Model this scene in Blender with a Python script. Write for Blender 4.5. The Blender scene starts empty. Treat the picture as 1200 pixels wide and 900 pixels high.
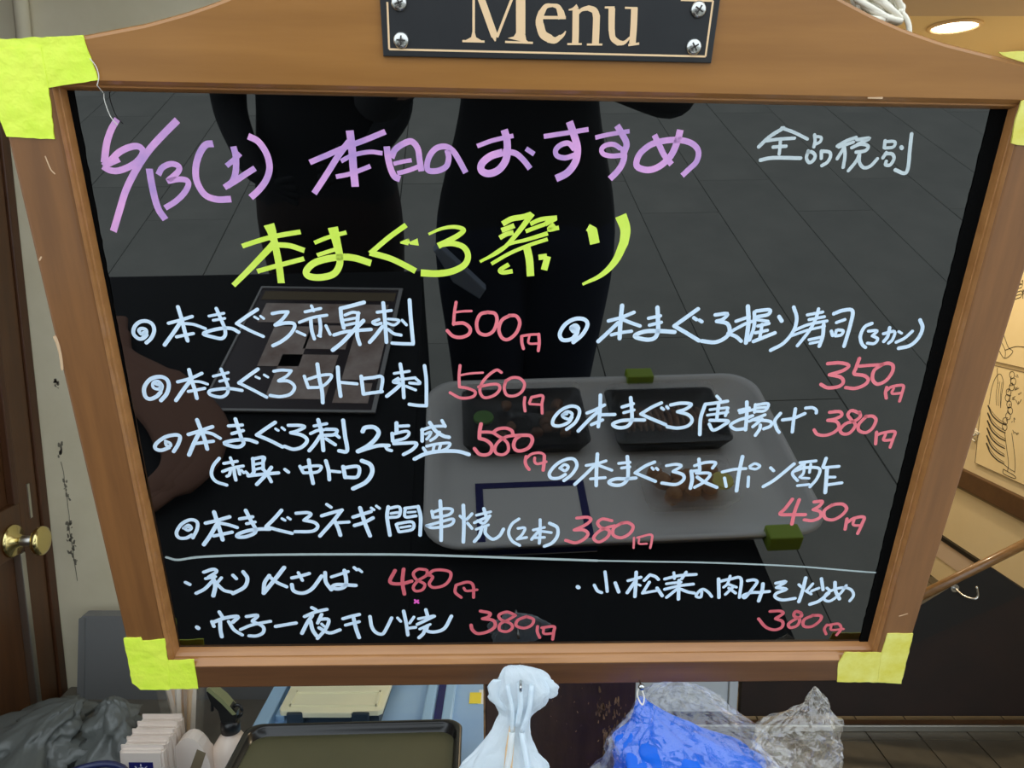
import bpy, bmesh, math, random
from mathutils import Vector, Matrix, noise
random.seed(7)
S = bpy.context.scene
C = S.collection

# ------------------------------------------------------------------ camera
cam = bpy.data.objects.new('camera', bpy.data.cameras.new('camera'))
C.objects.link(cam)
cam.location = (0, 0, 1.40)
cam.rotation_euler = (math.radians(90 - 9.7), 0, 0)
cam.data.sensor_width = 36
cam.data.lens = 36 * 901 / 1200
cam.data.clip_start = 0.002
S.camera = cam
# ------------------------------------------------------------------ light
S.view_settings.view_transform = 'Standard'
S.view_settings.look = 'None'
S.view_settings.gamma = 1
S.view_settings.use_curve_mapping = False
S.view_settings.exposure = 0.72
W = bpy.data.worlds.new('overcast_sky')
S.world = W
W.use_nodes = True
W.node_tree.nodes['Background'].inputs['Color'].default_value = (0.84, 0.93, 1.0, 1)
W.node_tree.nodes['Background'].inputs['Strength'].default_value = 1.25
S.cycles.max_bounces = 10
S.cycles.transparent_max_bounces = 24


# ------------------------------------------------------------------ materials
def mat(name, col, rough=0.5, metal=0.0, ior=1.5, coat=0.0, emit=None, estr=0.0, trans=0.0, alpha=1.0, bump=None, var=None, sss=0.0):
    """bump=(scale,strength,distance); var=(scale, colour2, stretch xyz)"""
    m = bpy.data.materials.new(name)
    m.use_nodes = True
    nt = m.node_tree
    b = nt.nodes['Principled BSDF']
    b.inputs['Base Color'].default_value = (*col, 1)
    b.inputs['Roughness'].default_value = rough
    b.inputs['Metallic'].default_value = metal
    b.inputs['IOR'].default_value = ior
    b.inputs['Coat Weight'].default_value = coat
    b.inputs['Coat Roughness'].default_value = 0.12
    b.inputs['Transmission Weight'].default_value = trans
    b.inputs['Alpha'].default_value = alpha
    if emit:
        b.inputs['Emission Color'].default_value = (*emit, 1)
        b.inputs['Emission Strength'].default_value = estr
    tc = nt.nodes.new('ShaderNodeTexCoord')
    if var:
        mp = nt.nodes.new('ShaderNodeMapping')
        mp.inputs['Scale'].default_value = var[2]
        nt.links.new(tc.outputs['Object'], mp.inputs['Vector'])
        n = nt.nodes.new('ShaderNodeTexNoise')
        n.inputs['Scale'].default_value = var[0]
        n.inputs['Detail'].default_value = 8
        n.inputs['Roughness'].default_value = 0.6
        nt.links.new(mp.outputs[0], n.inputs['Vector'])
        r = nt.nodes.new('ShaderNodeValToRGB')
        r.color_ramp.elements[0].position = 0.33
        r.color_ramp.elements[1].position = 0.68
        r.color_ramp.elements[0].color = (*col, 1)
        r.color_ramp.elements[1].color = (*var[1], 1)
        nt.links.new(n.outputs['Fac'], r.inputs[0])
        nt.links.new(r.outputs[0], b.inputs['Base Color'])
    if bump:
        n2 = nt.nodes.new('ShaderNodeTexNoise')
        n2.inputs['Scale'].default_value = bump[0]
        n2.inputs['Detail'].default_value = 5
        nt.links.new(tc.outputs['Object'], n2.inputs['Vector'])
        bp = nt.nodes.new('ShaderNodeBump')
        bp.inputs['Strength'].default_value = bump[1]
        bp.inputs['Distance'].default_value = bump[2]
        nt.links.new(n2.outputs['Fac'], bp.inputs['Height'])
        nt.links.new(bp.outputs[0], b.inputs['Normal'])
    return m


def film(name, col, clear, rough=0.15, gloss=0.35):
    """thin plastic film: transparent / translucent / glossy mix"""
    m = bpy.data.materials.new(name)
    m.use_nodes = True
    nt = m.node_tree
    nt.nodes.clear()
    out = nt.nodes.new('ShaderNodeOutputMaterial')
    tr = nt.nodes.new('ShaderNodeBsdfTransparent')
    tr.inputs[0].default_value = (min(1, col[0] * .6 + .5), min(1, col[1] * .6 + .5), min(1, col[2] * .6 + .5), 1)
    df = nt.nodes.new('ShaderNodeBsdfDiffuse'); df.inputs[0].default_value = (*col, 1)
    tl = nt.nodes.new('ShaderNodeBsdfTranslucent'); tl.inputs[0].default_value = (*col, 1)
    gl = nt.nodes.new('ShaderNodeBsdfGlossy'); gl.inputs[0].default_value = (1, 1, 1, 1); gl.inputs[1].default_value = rough
    a = nt.nodes.new('ShaderNodeMixShader'); a.inputs[0].default_value = 0.42
    nt.links.new(df.outputs[0], a.inputs[1]); nt.links.new(tl.outputs[0], a.inputs[2])
    b = nt.nodes.new('ShaderNodeMixShader'); b.inputs[0].default_value = clear
    nt.links.new(a.outputs[0], b.inputs[1]); nt.links.new(tr.outputs[0], b.inputs[2])
    fr = nt.nodes.new('ShaderNodeLayerWeight'); fr.inputs[0].default_value = 0.5
    pw = nt.nodes.new('ShaderNodeMath'); pw.operation = 'POWER'; pw.inputs[1].default_value = 3.0
    nt.links.new(fr.outputs['Facing'], pw.inputs[0])
    mu = nt.nodes.new('ShaderNodeMath'); mu.operation = 'MULTIPLY_ADD'; mu.inputs[1].default_value = gloss * .5; mu.inputs[2].default_value = gloss * .09
    nt.links.new(pw.outputs[0], mu.inputs[0])
    c = nt.nodes.new('ShaderNodeMixShader')
    nt.links.new(mu.outputs[0], c.inputs[0]); nt.links.new(b.outputs[0], c.inputs[1]); nt.links.new(gl.outputs[0], c.inputs[2])
    nt.links.new(c.outputs[0], out.inputs[0])
    tc = nt.nodes.new('ShaderNodeTexCoord'); n = nt.nodes.new('ShaderNodeTexNoise'); n.inputs['Scale'].default_value = 45
    n.inputs['Detail'].default_value = 3; n.inputs['Distortion'].default_value = 1.5
    nt.links.new(tc.outputs['Object'], n.inputs['Vector'])
    bp = nt.nodes.new('ShaderNodeBump'); bp.inputs['Strength'].default_value = 0.5; bp.inputs['Distance'].default_value = 0.004
    nt.links.new(n.outputs['Fac'], bp.inputs['Height'])
    for q in (gl, df): nt.links.new(bp.outputs[0], q.inputs['Normal'])
    return m


M = {}
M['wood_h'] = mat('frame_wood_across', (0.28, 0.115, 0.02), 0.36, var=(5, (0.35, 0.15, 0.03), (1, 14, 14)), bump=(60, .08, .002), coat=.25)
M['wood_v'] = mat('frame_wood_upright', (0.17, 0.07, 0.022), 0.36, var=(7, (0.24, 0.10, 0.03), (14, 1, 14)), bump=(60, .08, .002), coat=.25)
M['wood_b'] = mat('frame_wood_dark', (0.10, 0.042, 0.018), 0.36, var=(7, (0.145, 0.062, 0.024), (1, 14, 14)), bump=(60, .08, .002), coat=.25)  # bottom rail, darker brown than the top rail and stiles
M['bevel'] = mat('frame_wood_moulding', (0.33, 0.14, 0.042), 0.3, var=(9, (0.42, 0.19, 0.06), (1, 10, 10)), coat=.3)
M['panel'] = mat('black_gloss_panel', (0.0012, 0.0014, 0.0016), 0.012, ior=1.95)
M['felt'] = mat('black_edge_tape', (0.0015, 0.0015, 0.0015), 0.95, bump=(900, .5, .0006))
M['felt'].node_tree.nodes['Principled BSDF'].inputs['Specular IOR Level'].default_value = .08
M['plate'] = mat('black_plate', (0.006, 0.007, 0.009), 0.45, var=(30, (0.010, 0.011, 0.013), (1, 1, 1)))
M['cream_ink'] = mat('cream_plate_ink', (0.84, 0.58, 0.33), 0.5)
M['screw'] = mat('screw_steel', (0.55, 0.55, 0.53), 0.25, metal=1)
M['slot'] = mat('screw_slot_dark', (0.03, 0.025, 0.02), 0.6)
M['tape'] = mat('fluorescent_tape', (0.72, 0.92, 0.06), 0.55, var=(45, (0.86, 0.98, 0.10), (1, 1, 1)), bump=(70, .5, .004))
M['tape2'] = mat('aged_yellow_tape', (0.70, 0.62, 0.07), 0.5, var=(60, (0.80, 0.76, 0.20), (1, 1, 1)), bump=(120, .35, .001))
M['raw'] = mat('chipped_raw_wood', (0.62, 0.42, 0.25), 0.8)
M['thread'] = mat('white_thread', (0.75, 0.72, 0.65), 0.8)
M['pink'] = mat('pink_marker', (0.44, 0.27, 0.60), 0.5, var=(30, (0.84, 0.40, 0.76), (1, 1, 1)))
M['yellow'] = mat('yellow_marker', (0.62, 0.83, 0.07), 0.5, var=(40, (0.72, 0.90, 0.13), (1, 1, 1)))
M['blue'] = mat('pale_blue_marker', (0.62, 0.78, 0.95), 0.5, var=(50, (0.72, 0.86, 0.99), (1, 1, 1)))
M['grey'] = mat('pale_grey_marker', (0.50, 0.58, 0.60), 0.5, var=(60, (0.62, 0.70, 0.72), (1, 1, 1)))
M['red'] = mat('coral_marker', (0.80, 0.17, 0.21), 0.5, var=(50, (0.88, 0.22, 0.26), (1, 1, 1)))
M['darkred'] = mat('dull_red_marker', (0.62, 0.11, 0.14), 0.5, var=(50, (0.72, 0.15, 0.18), (1, 1, 1)))
M['magenta'] = mat('magenta_ink', (0.85, 0.12, 0.55), 0.5)
M['rule'] = mat('rule_marker', (0.42, 0.50, 0.50), 0.5)
M['postwood'] = mat('dark_worn_post', (0.028, 0.013, 0.009), 0.45, var=(28, (0.055, 0.027, 0.018), (3, 1, .6)), bump=(50, .3, .002))
M['worn'] = mat('worn_patch', (0.34, 0.2, 0.09), 0.8, var=(90, (0.06, 0.03, 0.02), (1, 1, 1)))
M['postedge'] = mat('post_edge_pale', (0.35, 0.2, 0.09), 0.7, var=(60, (0.1, 0.05, 0.02), (1, 1, 1)))
M['door'] = mat('door_wood', (0.060, 0.021, 0.005), 0.45, var=(9, (0.095, 0.035, 0.009), (6, 6, .6)), coat=.15)
M['doordark'] = mat('door_frame_wood', (0.055, 0.018, 0.005), 0.45, var=(9, (0.075, 0.026, 0.008), (6, 6, .6)))
M['brass'] = mat('brass', (0.80, 0.66, 0.28), 0.2, metal=1)
M['steel'] = mat('steel_strip', (0.6, 0.58, 0.52), 0.35, metal=1)
M['wall'] = mat('old_cream_wall', (0.60, 0.53, 0.36), 0.85, var=(5, (0.70, 0.63, 0.46), (1, 1, 1)), bump=(80, .15, .002))
M['stain'] = mat('mould_stain', (0.17, 0.15, 0.11), 0.9)
M['warmwall'] = mat('cream_wallpaper', (0.66, 0.56, 0.36), 0.85, var=(4, (0.70, 0.60, 0.40), (1, 1, 1)))
M['ceil'] = mat('ceiling_paint', (0.80, 0.66, 0.42), 0.8)
M['ceil2'] = mat('soffit_daylight_tint', (0.58, 0.47, 0.38), 0.8)  # greyer than the inner ceiling, its daylight tint put into the colour
M['paper'] = mat('print_paper', (0.78, 0.65, 0.38), 0.7, var=(8, (0.82, 0.7, 0.44), (1, 1, 1)))
M['ink'] = mat('print_ink', (0.035, 0.028, 0.02), 0.7)
M['inkgrey'] = mat('print_ink_faint', (0.22, 0.17, 0.1), 0.7)
M['dado'] = mat('dark_dado_wood', (0.012, 0.006, 0.004), 0.55, var=(10, (0.02, 0.009, 0.006), (1, 1, 1)))
M['black'] = mat('black_paint', (0.006, 0.005, 0.005), 0.5)
M['railwood'] = mat('handrail_wood', (0.16, 0.075, 0.022), 0.35, var=(12, (0.24, 0.12, 0.04), (1, 8, 8)), coat=.3)
M['railtrim'] = mat('dark_trim_wood', (0.07, 0.032, 0.014), 0.5, var=(20, (0.1, 0.05, 0.02), (1, 1, 1)))
M['tile'] = mat('brown_floor_tile', (0.060, 0.050, 0.034), 0.45, var=(14, (0.085, 0.072, 0.05), (1, 1, 1)), bump=(70, .2, .002))
M['grout'] = mat('dark_grout', (0.028, 0.023, 0.016), 0.9)
M['slab'] = mat('paving_slab', (0.235, 0.24, 0.215), 0.85, var=(2, (0.32, 0.32, 0.285), (1, 1, 1)), bump=(90, .3, .003))
M['greypanel'] = mat('grey_plastic', (0.175, 0.175, 0.172), 0.45)
M['counter'] = mat('counter_laminate', (0.11, 0.10, 0.075), 0.5, var=(8, (0.15, 0.13, 0.10), (1, 1, 1)))
M['greybag'] = film('grey_bag_film', (0.20, 0.215, 0.20), 0.08, .25, .35)
M['hose'] = mat('navy_cable', (0.01, 0.015, 0.07), 0.35)
M['white'] = mat('white_plastic', (0.82, 0.8, 0.76), 0.4)
M['packet'] = mat('packet_film', (0.84, 0.73, 0.64), 0.35, bump=(80, .3, .002))
M['navy'] = mat('navy_print', (0.012, 0.014, 0.14), 0.4)
M['pale_print'] = mat('pale_print', (0.7, 0.68, 0.72), 0.5)
M['chop'] = mat('chopstick_wood', (0.78, 0.50, 0.26), 0.7, var=(60, (0.86, 0.62, 0.38), (1, 1, .1)))
M['chop2'] = mat('chopstick_sleeve', (0.85, 0.75, 0.64), 0.7)
M['cup'] = film('clear_cup_film', (0.9, 0.88, 0.82), 0.95, .06, .25)
M['spray_black'] = mat('black_trigger_plastic', (0.008, 0.008, 0.008), 0.3)
M['spray_top'] = mat('olive_trigger_top', (0.2, 0.21, 0.10), 0.35)
M['bottle'] = mat('cream_bottle', (0.83, 0.68, 0.56), 0.35)
M['crate'] = mat('pale_blue_plastic', (0.26, 0.44, 0.72), 0.4, var=(5, (0.36, 0.54, 0.74), (1, 1, 1)))
M['crate2'] = mat('pale_blue_rib', (0.34, 0.54, 0.74), 0.4)
M['lid'] = mat('cream_lid', (0.78, 0.74, 0.50), 0.4)
M['clip'] = mat('slate_clip', (0.02, 0.035, 0.05), 0.4)
M['tray'] = mat('tray_olive', (0.085, 0.082, 0.04), 0.42, var=(6, (0.11, 0.105, 0.055), (1, 1, 1)))
M['trayrim'] = mat('tray_black_rim', (0.012, 0.012, 0.012), 0.25)
M['sticker'] = mat('yellow_sticker', (0.90, 0.72, 0.05), 0.5)
M['whitebag'] = film('white_bag_film', (0.86, 0.94, 0.99), 0.03, .3, .25)
M['bluebag'] = film('blue_bag_film', (0.016, 0.20, 0.92), 0.03, .25, .16)
M['clear'] = film('clear_bag_film', (0.85, 0.9, 0.95), 0.95, .07, .8)
M['clearwarm'] = film('clear_bag_film_warm', (0.85, 0.8, 0.72), 0.92, .07, 1.2)
M['lidfilm'] = film('clear_lid_film', (0.9, 0.9, 0.9), 0.97, .05, .12)
M['rope'] = mat('cream_cord', (0.78, 0.74, 0.62), 0.9)
M['lamp'] = mat('lamp_glow', (1, 1, 1), 0.5, emit=(1.0, 0.86, 0.66), estr=14)
M['lampring'] = mat('lamp_ring', (0.8, 0.6, 0.35), 0.5)
M['palewhite'] = mat('pale_cabinet', (0.50, 0.55, 0.60), 0.5)
M['cloth'] = mat('black_table_cloth', (0.003, 0.0035, 0.0045), 0.9, var=(30, (0.010, 0.011, 0.013), (8, .4, 1)))
M['traywhite'] = mat('white_tray_plastic', (0.86, 0.85, 0.82), 0.35)
M['box'] = mat('black_food_box', (0.01, 0.011, 0.012), 0.2)
M['food'] = mat('brown_food', (0.16, 0.07, 0.035), 0.4, var=(60, (0.3, 0.15, 0.07), (1, 1, 1)))
M['fried'] = mat('fried_food', (0.36, 0.16, 0.06), 0.6, var=(60, (0.5, 0.27, 0.11), (1, 1, 1)), bump=(90, .8, .004))
M['lemon'] = mat('lemon', (0.8, 0.72, 0.15), 0.4)
M['leaf'] = mat('green_leaf', (0.12, 0.28, 0.06), 0.5)
M['limeclip'] = mat('lime_clip', (0.35, 0.5, 0.03), 0.4)
M['skinbrown'] = mat('brown_skin_tone', (0.24, 0.12, 0.08), 0.85)
M['magdark'] = mat('magazine_dark', (0.06, 0.045, 0.05), 0.4)
M['magpale'] = mat('magazine_pale', (0.80, 0.68, 0.62), 0.4, var=(14, (0.42, 0.29, 0.24), (1, 1, 1)))
M['magedge'] = mat('magazine_edge', (0.5, 0.5, 0.5), 0.3)
M['shirt'] = mat('black_shirt', (0.005, 0.006, 0.008), 0.85)
M['jeans'] = mat('navy_trousers', (0.009, 0.014, 0.035), 0.85)
M['brownpants'] = mat('dark_brown_trousers', (0.03, 0.018, 0.015), 0.85)
M['skin'] = mat('skin', (0.55, 0.33, 0.23), 0.5)
M['hair'] = mat('black_hair', (0.01, 0.009, 0.008), 0.5)
M['shoe'] = mat('shoe_rubber', (0.02, 0.02, 0.02), 0.6)
M['slingbag'] = mat('pale_sling_fabric', (0.30, 0.36, 0.46), 0.8)
M['phone'] = mat('phone_black', (0.01, 0.01, 0.012), 0.2)
M['stainless'] = mat('stainless_sheet', (0.4, 0.39, 0.34), 0.3, metal=.8)


# ------------------------------------------------------------------ helpers
def tag(o, label=None, cat=None, group=None, kind=None):
    if label: o['label'] = label
    if cat: o['category'] = cat
    if group: o['group'] = group
    if kind: o['kind'] = kind
    return o


def empty(name, label=None, cat=None, loc=(0, 0, 0), group=None, kind=None):
    o = bpy.data.objects.new(name, None)
    o.empty_display_size = .02
    C.objects.link(o)
    o.location = loc
    return tag(o, label, cat, group, kind)


def obj(name, vf, m, parent=None, smooth=False, label=None, auto=None):
    me = bpy.data.meshes.new(name)
    if isinstance(vf, bmesh.types.BMesh):
        bmesh.ops.recalc_face_normals(vf, faces=vf.faces)
        vf.to_mesh(me); vf.free()
    else:
        me.from_pydata(vf[0], [], vf[1])
        me.validate()
    o = bpy.data.objects.new(name, me)
    C.objects.link(o)
    for mm in (m if isinstance(m, (list, tuple)) else [m]): me.materials.append(mm)
    if parent is not None: o.parent = parent
    if smooth:
        for p in me.polygons: p.use_smooth = True
    if label: o['label'] = label
    return o


def box(bm, x0, x1, y0, y1, z0, z1, bev=0.0, mi=0):
    vs = [bm.verts.new(p) for p in ((x0, y0, z0), (x1, y0, z0), (x1, y1, z0), (x0, y1, z0), (x0, y0, z1), (x1, y0, z1), (x1, y1, z1), (x0, y1, z1))]
    fs = [bm.faces.new([vs[i] for i in f]) for f in ((0, 3, 2, 1), (4, 5, 6, 7), (0, 1, 5, 4), (1, 2, 6, 5), (2, 3, 7, 6), (3, 0, 4, 7))]
    for f in fs: f.material_index = mi
    if bev:
        es = list({e for f in fs for e in f.edges})
        bmesh.ops.bevel(bm, geom=es, offset=bev, segments=2, profile=.6, affect='EDGES')
    return bm


def bx(*a, **k):
    return box(bmesh.new(), *a, **k)


def prism(pts, z0, z1, bm=None, flip=None, bev=0.0):
    """extrude an outline (list of 2D) between z0 and z1; flip maps (a,b,c)->xyz"""
    bm = bm or bmesh.new()
    f = flip or (lambda a, b, c: (a, b, c))
    lo = [bm.verts.new(f(a, b, z0)) for a, b in pts]
    hi = [bm.verts.new(f(a, b, z1)) for a, b in pts]
    n = len(pts)
    fs = [bm.faces.new(hi), bm.faces.new(lo[::-1])]
    for i in range(n):
        bm.faces.new((lo[i], lo[(i + 1) % n], hi[(i + 1) % n], hi[i]))
    if bev:
        bmesh.ops.bevel(bm, geom=list(fs[0].edges), offset=bev, segments=2, profile=.6, affect='EDGES')
    return bm


def tube(bm, pts, r, n=8, closed_caps=True):
    pts = [Vector(p) for p in pts]
    rs = r if isinstance(r, (list, tuple)) else [r] * len(pts)
    rings = []
    prev = None
    for i, p in enumerate(pts):
        t = (pts[min(i + 1, len(pts) - 1)] - pts[max(i - 1, 0)])
        t = t.normalized() if t.length > 1e-9 else Vector((0, 0, 1))
        if prev is None:
            a = Vector((0, 0, 1)) if abs(t.z) < .9 else Vector((1, 0, 0))
            u = t.cross(a).normalized()
        else:
            u = (prev - t * prev.dot(t)).normalized()
        prev = u
        v = t.cross(u)
        rings.append([bm.verts.new(p + u * math.cos(2 * math.pi * k / n) * rs[i] + v * math.sin(2 * math.pi * k / n) * rs[i]) for k in range(n)])
    for a, b in zip(rings, rings[1:]):
        for k in range(n):
            bm.faces.new((a[k], a[(k + 1) % n], b[(k + 1) % n], b[k]))
    if closed_caps:
        bm.faces.new(rings[0][::-1]); bm.faces.new(rings[-1])
    return bm


def lathe(prof, n=24, c=(0, 0, 0), axis='z', bm=None):
    bm = bm or bmesh.new()
    rings = []
    for r, z in prof:
        ring = []
        for k in range(n):
            a = 2 * math.pi * k / n
            x, y = max(r, 1e-5) * math.cos(a), max(r, 1e-5) * math.sin(a)
            p = {'z': (x, y, z), 'x': (z, x, y), 'y': (x, z, y)}[axis]
            ring.append(bm.verts.new((p[0] + c[0], p[1] + c[1], p[2] + c[2])))
        rings.append(ring)
    for a, b in zip(rings, rings[1:]):
        for k in range(n):
            bm.faces.new((a[k], a[(k + 1) % n], b[(k + 1) % n], b[k]))
    bm.faces.new(rings[0][::-1]); bm.faces.new(rings[-1])
    return bm


def smooth_line(pts, n=5):
    """Catmull-Rom"""
    if len(pts) < 3: return [Vector(p) for p in pts]
    P = [Vector(p) for p in pts]
    out = []
    for i in range(len(P) - 1):
        p0 = P[i - 1] if i else P[0] * 2 - P[1]
        p1, p2 = P[i], P[i + 1]
        p3 = P[i + 2] if i + 2 < len(P) else P[-1] * 2 - P[-2]
        for k in range(n):
            t = k / n
            out.append(0.5 * ((2 * p1) + (p2 - p0) * t + (2 * p0 - 5 * p1 + 4 * p2 - p3) * t * t + (3 * p1 - p0 - 3 * p2 + p3) * t ** 3))
    out.append(P[-1])
    return out


def ribbon(V, F, pts, w0, w1, cap, h0, h1, f=lambda a, b, h: (a, b, h), n=5):
    """a pen stroke with real thickness: centre line pts (2D), width w0->w1, from height h0 to h1"""
    L = smooth_line([(p[0], p[1]) for p in pts], n)
    if len(L) == 2 and (L[1] - L[0]).length < 1e-6: return
    N = len(L)
    rows = []
    if cap == 'round':
        d = (L[1] - L[0]).normalized(); nn = Vector((-d.y, d.x)); r = w0 / 2
        for a in (80, 55, 28):
            q = math.radians(a); rows.append((L[0] - d * r * math.sin(q), nn, r * math.cos(q)))
    for i, p in enumerate(L):
        d = L[min(i + 1, N - 1)] - L[max(i - 1, 0)]
        if d.length < 1e-9: d = Vector((1, 0))
        d.normalize()
        rows.append((p, Vector((-d.y, d.x)), (w0 + (w1 - w0) * i / (N - 1)) / 2))
    if cap == 'round':
        d = (L[-1] - L[-2]).normalized(); nn = Vector((-d.y, d.x)); r = w1 / 2
        for a in (28, 55, 80):
            q = math.radians(a); rows.append((L[-1] + d * r * math.sin(q), nn, r * math.cos(q)))
    b = len(V)
    for c, nn, r in rows:
        l, rr = c + nn * r, c - nn * r
        V.extend([f(l.x, l.y, h0), f(l.x, l.y, h1), f(rr.x, rr.y, h1), f(rr.x, rr.y, h0)])
    for i in range(len(rows) - 1):
        k = b + 4 * i
        for j in range(3): F.append((k + j, k + j + 1, k + j + 5, k + j + 4))
    F.append((b, b + 3, b + 2, b + 1)); k = b + 4 * (len(rows) - 1); F.append((k, k + 1, k + 2, k + 3))


def crumple(rings, n=48, amp=0.2, folds=7, seed=0, depth=.6, fine=.05, vs=9.0):
    """a gathered bag: rings=(centre xyz, half width); radial folds + noise"""
    V, F = [], []
    for j, (c, hw) in enumerate(rings):
        t_ = j / len(rings) * vs
        for k in range(n):
            a = 2 * math.pi * k / n
            v = noise.noise(Vector((math.cos(a) * folds * .3 + seed, math.sin(a) * folds * .3, t_ * .8 + seed)))
            v2 = noise.noise(Vector((math.cos(a) * folds + seed, math.sin(a) * folds, t_ * 1.3 + seed)))
            r = hw * (1 + amp * v * 1.6 + amp * .7 * v2 + fine * random.uniform(-1, 1))
            V.append((c[0] + r * math.cos(a), c[1] + r * depth * math.sin(a), c[2] + random.uniform(-1, 1) * fine * .04))
    R = len(rings)
    for j in range(R - 1):
        for k in range(n):
            F.append((j * n + k, j * n + (k + 1) % n, (j + 1) * n + (k + 1) % n, (j + 1) * n + k))
    F.append(tuple(range(n))[::-1]); F.append(tuple((R - 1) * n + k for k in range(n)))
    return V, F


def interp_rings(keys, m):
    """keys: list of (x,y,z,hw) -> m rings, smoothly"""
    out = []
    K = [Vector(k) for k in keys]
    L = smooth_line(keys, max(1, m // max(1, len(keys) - 1))) if len(keys) > 2 else K
    def cr(i, t):
        p0 = K[max(i - 1, 0)]; p1 = K[i]; p2 = K[i + 1]; p3 = K[min(i + 2, len(K) - 1)]
        return [0.5 * ((2 * b) + (c - a) * t + (2 * a - 5 * b + 4 * c - d) * t * t + (3 * b - a - 3 * c + d) * t ** 3) for a, b, c, d in zip(p0, p1, p2, p3)]
    for s in range(m):
        x = s / (m - 1) * (len(K) - 1); i = min(int(x), len(K) - 2)
        q = cr(i, x - i)
        out.append(((q[0], q[1], q[2]), max(q[3], .0008)))
    return out


# ------------------------------------------------------------------ setting
floor = empty('floor', kind='structure', loc=(0, 0, 0)); floor['label'] = 'brown tiled floor inside and grey paving outside'
obj('tile_bed', bx(-1.0, 2.4, .5, 4.6, -.06, -.004), M['grout'], floor)
tile_me = None
for i in range(11):
    for j in range(4):
        x = .30 + i * .15; y = 1.66 + j * .125
        if tile_me is None:
            o = obj('tile', bx(0, .1465, 0, .1215, -.02, 0, bev=.0015), M['tile'], floor); tile_me = o.data
        else:
            o = bpy.data.objects.new('tile', tile_me); C.objects.link(o); o.parent = floor
        o.location = (x, y, random.uniform(-.0006, .0004))
bm = bmesh.new()
for i in range(-8, 13):
    for j in range(0, 22):
        x = .30 + i * .15; y = .66 + j * .125 if j < 8 else 2.16 + (j - 8) * .15
        if y > 4.4 or (j < 8 and y > 1.6): continue
        box(bm, x, x + .1465, y, y + .1215, -.02, 0)
obj('tile_field', bm, M['tile'], floor)['kind'] = 'stuff'
obj('paving_bed', bx(-9, 9, -14, .5, -.08, -.012), M['grout'], floor)
slab_me = None
for i in range(-16, 17):
    for j in range(8):
        x = .88 + i * .4 - .4; y = .1 - (j + 1) * 1.5 + (i % 2) * .4
        if slab_me is None:
            o = obj('paving_slab', bx(0, .396, 0, 1.497, -.03, 0, bev=.0015), M['slab'], floor); slab_me = o.data
        else:
            o = bpy.data.objects.new('paving_slab', slab_me); C.objects.link(o); o.parent = floor
        o.location = (x, y, random.uniform(-.001, .001))

wl = empty('wall_left', kind='structure', loc=(-.82, .8, 0))
obj('plaster', bx(-.12, -.012, -.35, .5, 1.98, 2.1), M['wall'], wl)
wb = empty('wall_back', kind='structure', loc=(0, 1.3, 0))
obj('plaster', bx(-.95, -.02, 0, .1, 0, 2.1), M['wall'], wb)
# old mould crack running down the plaster
V, F = [], []
rnd = random.Random(3)
pz = 1.24; px_ = -.779
pts = []
while pz > .80:
    pts.append((px_, pz)); pz -= .02; px_ += rnd.uniform(-.0030, .0028)
ribbon(V, F, pts[10:], .0007, .0007, 'round', -.0002, -.0009, lambda a, b, h: (a, h, b))
for k in range(60):
    i = min(len(pts) - 1, rnd.choice((3, 9, 12, 13, 16, 17, 18, 19))); a, b = pts[i]; a += rnd.gauss(0, .0028); b += rnd.gauss(0, .007)
    r = rnd.uniform(.001, .005)
    ribbon(V, F, [(a, b), (a + rnd.uniform(-.002, .002), b + r)], r, r * .6, 'round', -.0002, -.0008, lambda a, b, h: (a, h, b))
obj('mould_crack', (V, F), M['stain'], wb)['kind'] = 'stuff'
obj('corner_pipe', tube(bmesh.new(), [(-.77, -.012, 1.62), (-.77, -.012, 2.1)], .011, 12), M['wall'], wb, smooth=True)
wr = empty('wall_right', kind='structure', loc=(1.85, 0, 0))
obj('wallpaper', bx(0, .1, 1.2, 4.6, .16, 2.1), M['warmwall'], wr)
obj('dado_board', bx(-.004, .1, 1.2, 4.6, 0, .16), M['warmwall'], wr)
obj('picture_rail', bx(-.022, 0, 1.2, 4.6, .455, .53, bev=.003), M['railtrim'], wr, label='wide dark wooden rail under the framed drawings')
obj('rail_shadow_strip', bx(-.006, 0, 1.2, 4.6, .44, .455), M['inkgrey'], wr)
obj('thin_rail', bx(-.014, 0, 1.2, 4.6, .185, .205, bev=.002), M['black'], wr, label='thin black rail low on the wall')
obj('pale_strip', bx(-.008, 0, 1.2, 4.6, .10, .185), M['ceil2'], wr)
wf = empty('wall_far', kind='structure', loc=(0, 4.5, 0))
obj('wallpaper', bx(-.2, 2.0, 0, .1, 0, 2.1), M['warmwall'], wf)
wm = empty('wall_middle', kind='structure', loc=(-.02, 1.3, 0))
obj('plaster', bx(-.1, 0, .1, 3.2, 0, 2.1), M['warmwall'], wm)
ce = empty('ceiling', kind='structure', loc=(0, 0, 2.1))
obj('inner_ceiling', bx(-1.0, 2.2, 2.42, 4.6, 0, .1), M['ceil'], ce)
obj('front_soffit', bx(-1.0, 2.2, .75, 2.42, -.012, .1), M['ceil2'], ce)
obj('lintel', bx(-1.0, 2.2, .70, .75, -.10, .6), M['ceil2'], ce)
wo = empty('wall_front', kind='structure', loc=(0, .5, 0))
obj('pier', bx(-1.5, -.94, .1, .3, 0, 2.7), M['wall'], wo)
obj('pier', bx(1.95, 2.6, .1, .3, 0, 2.7), M['wall'], wo)

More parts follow.
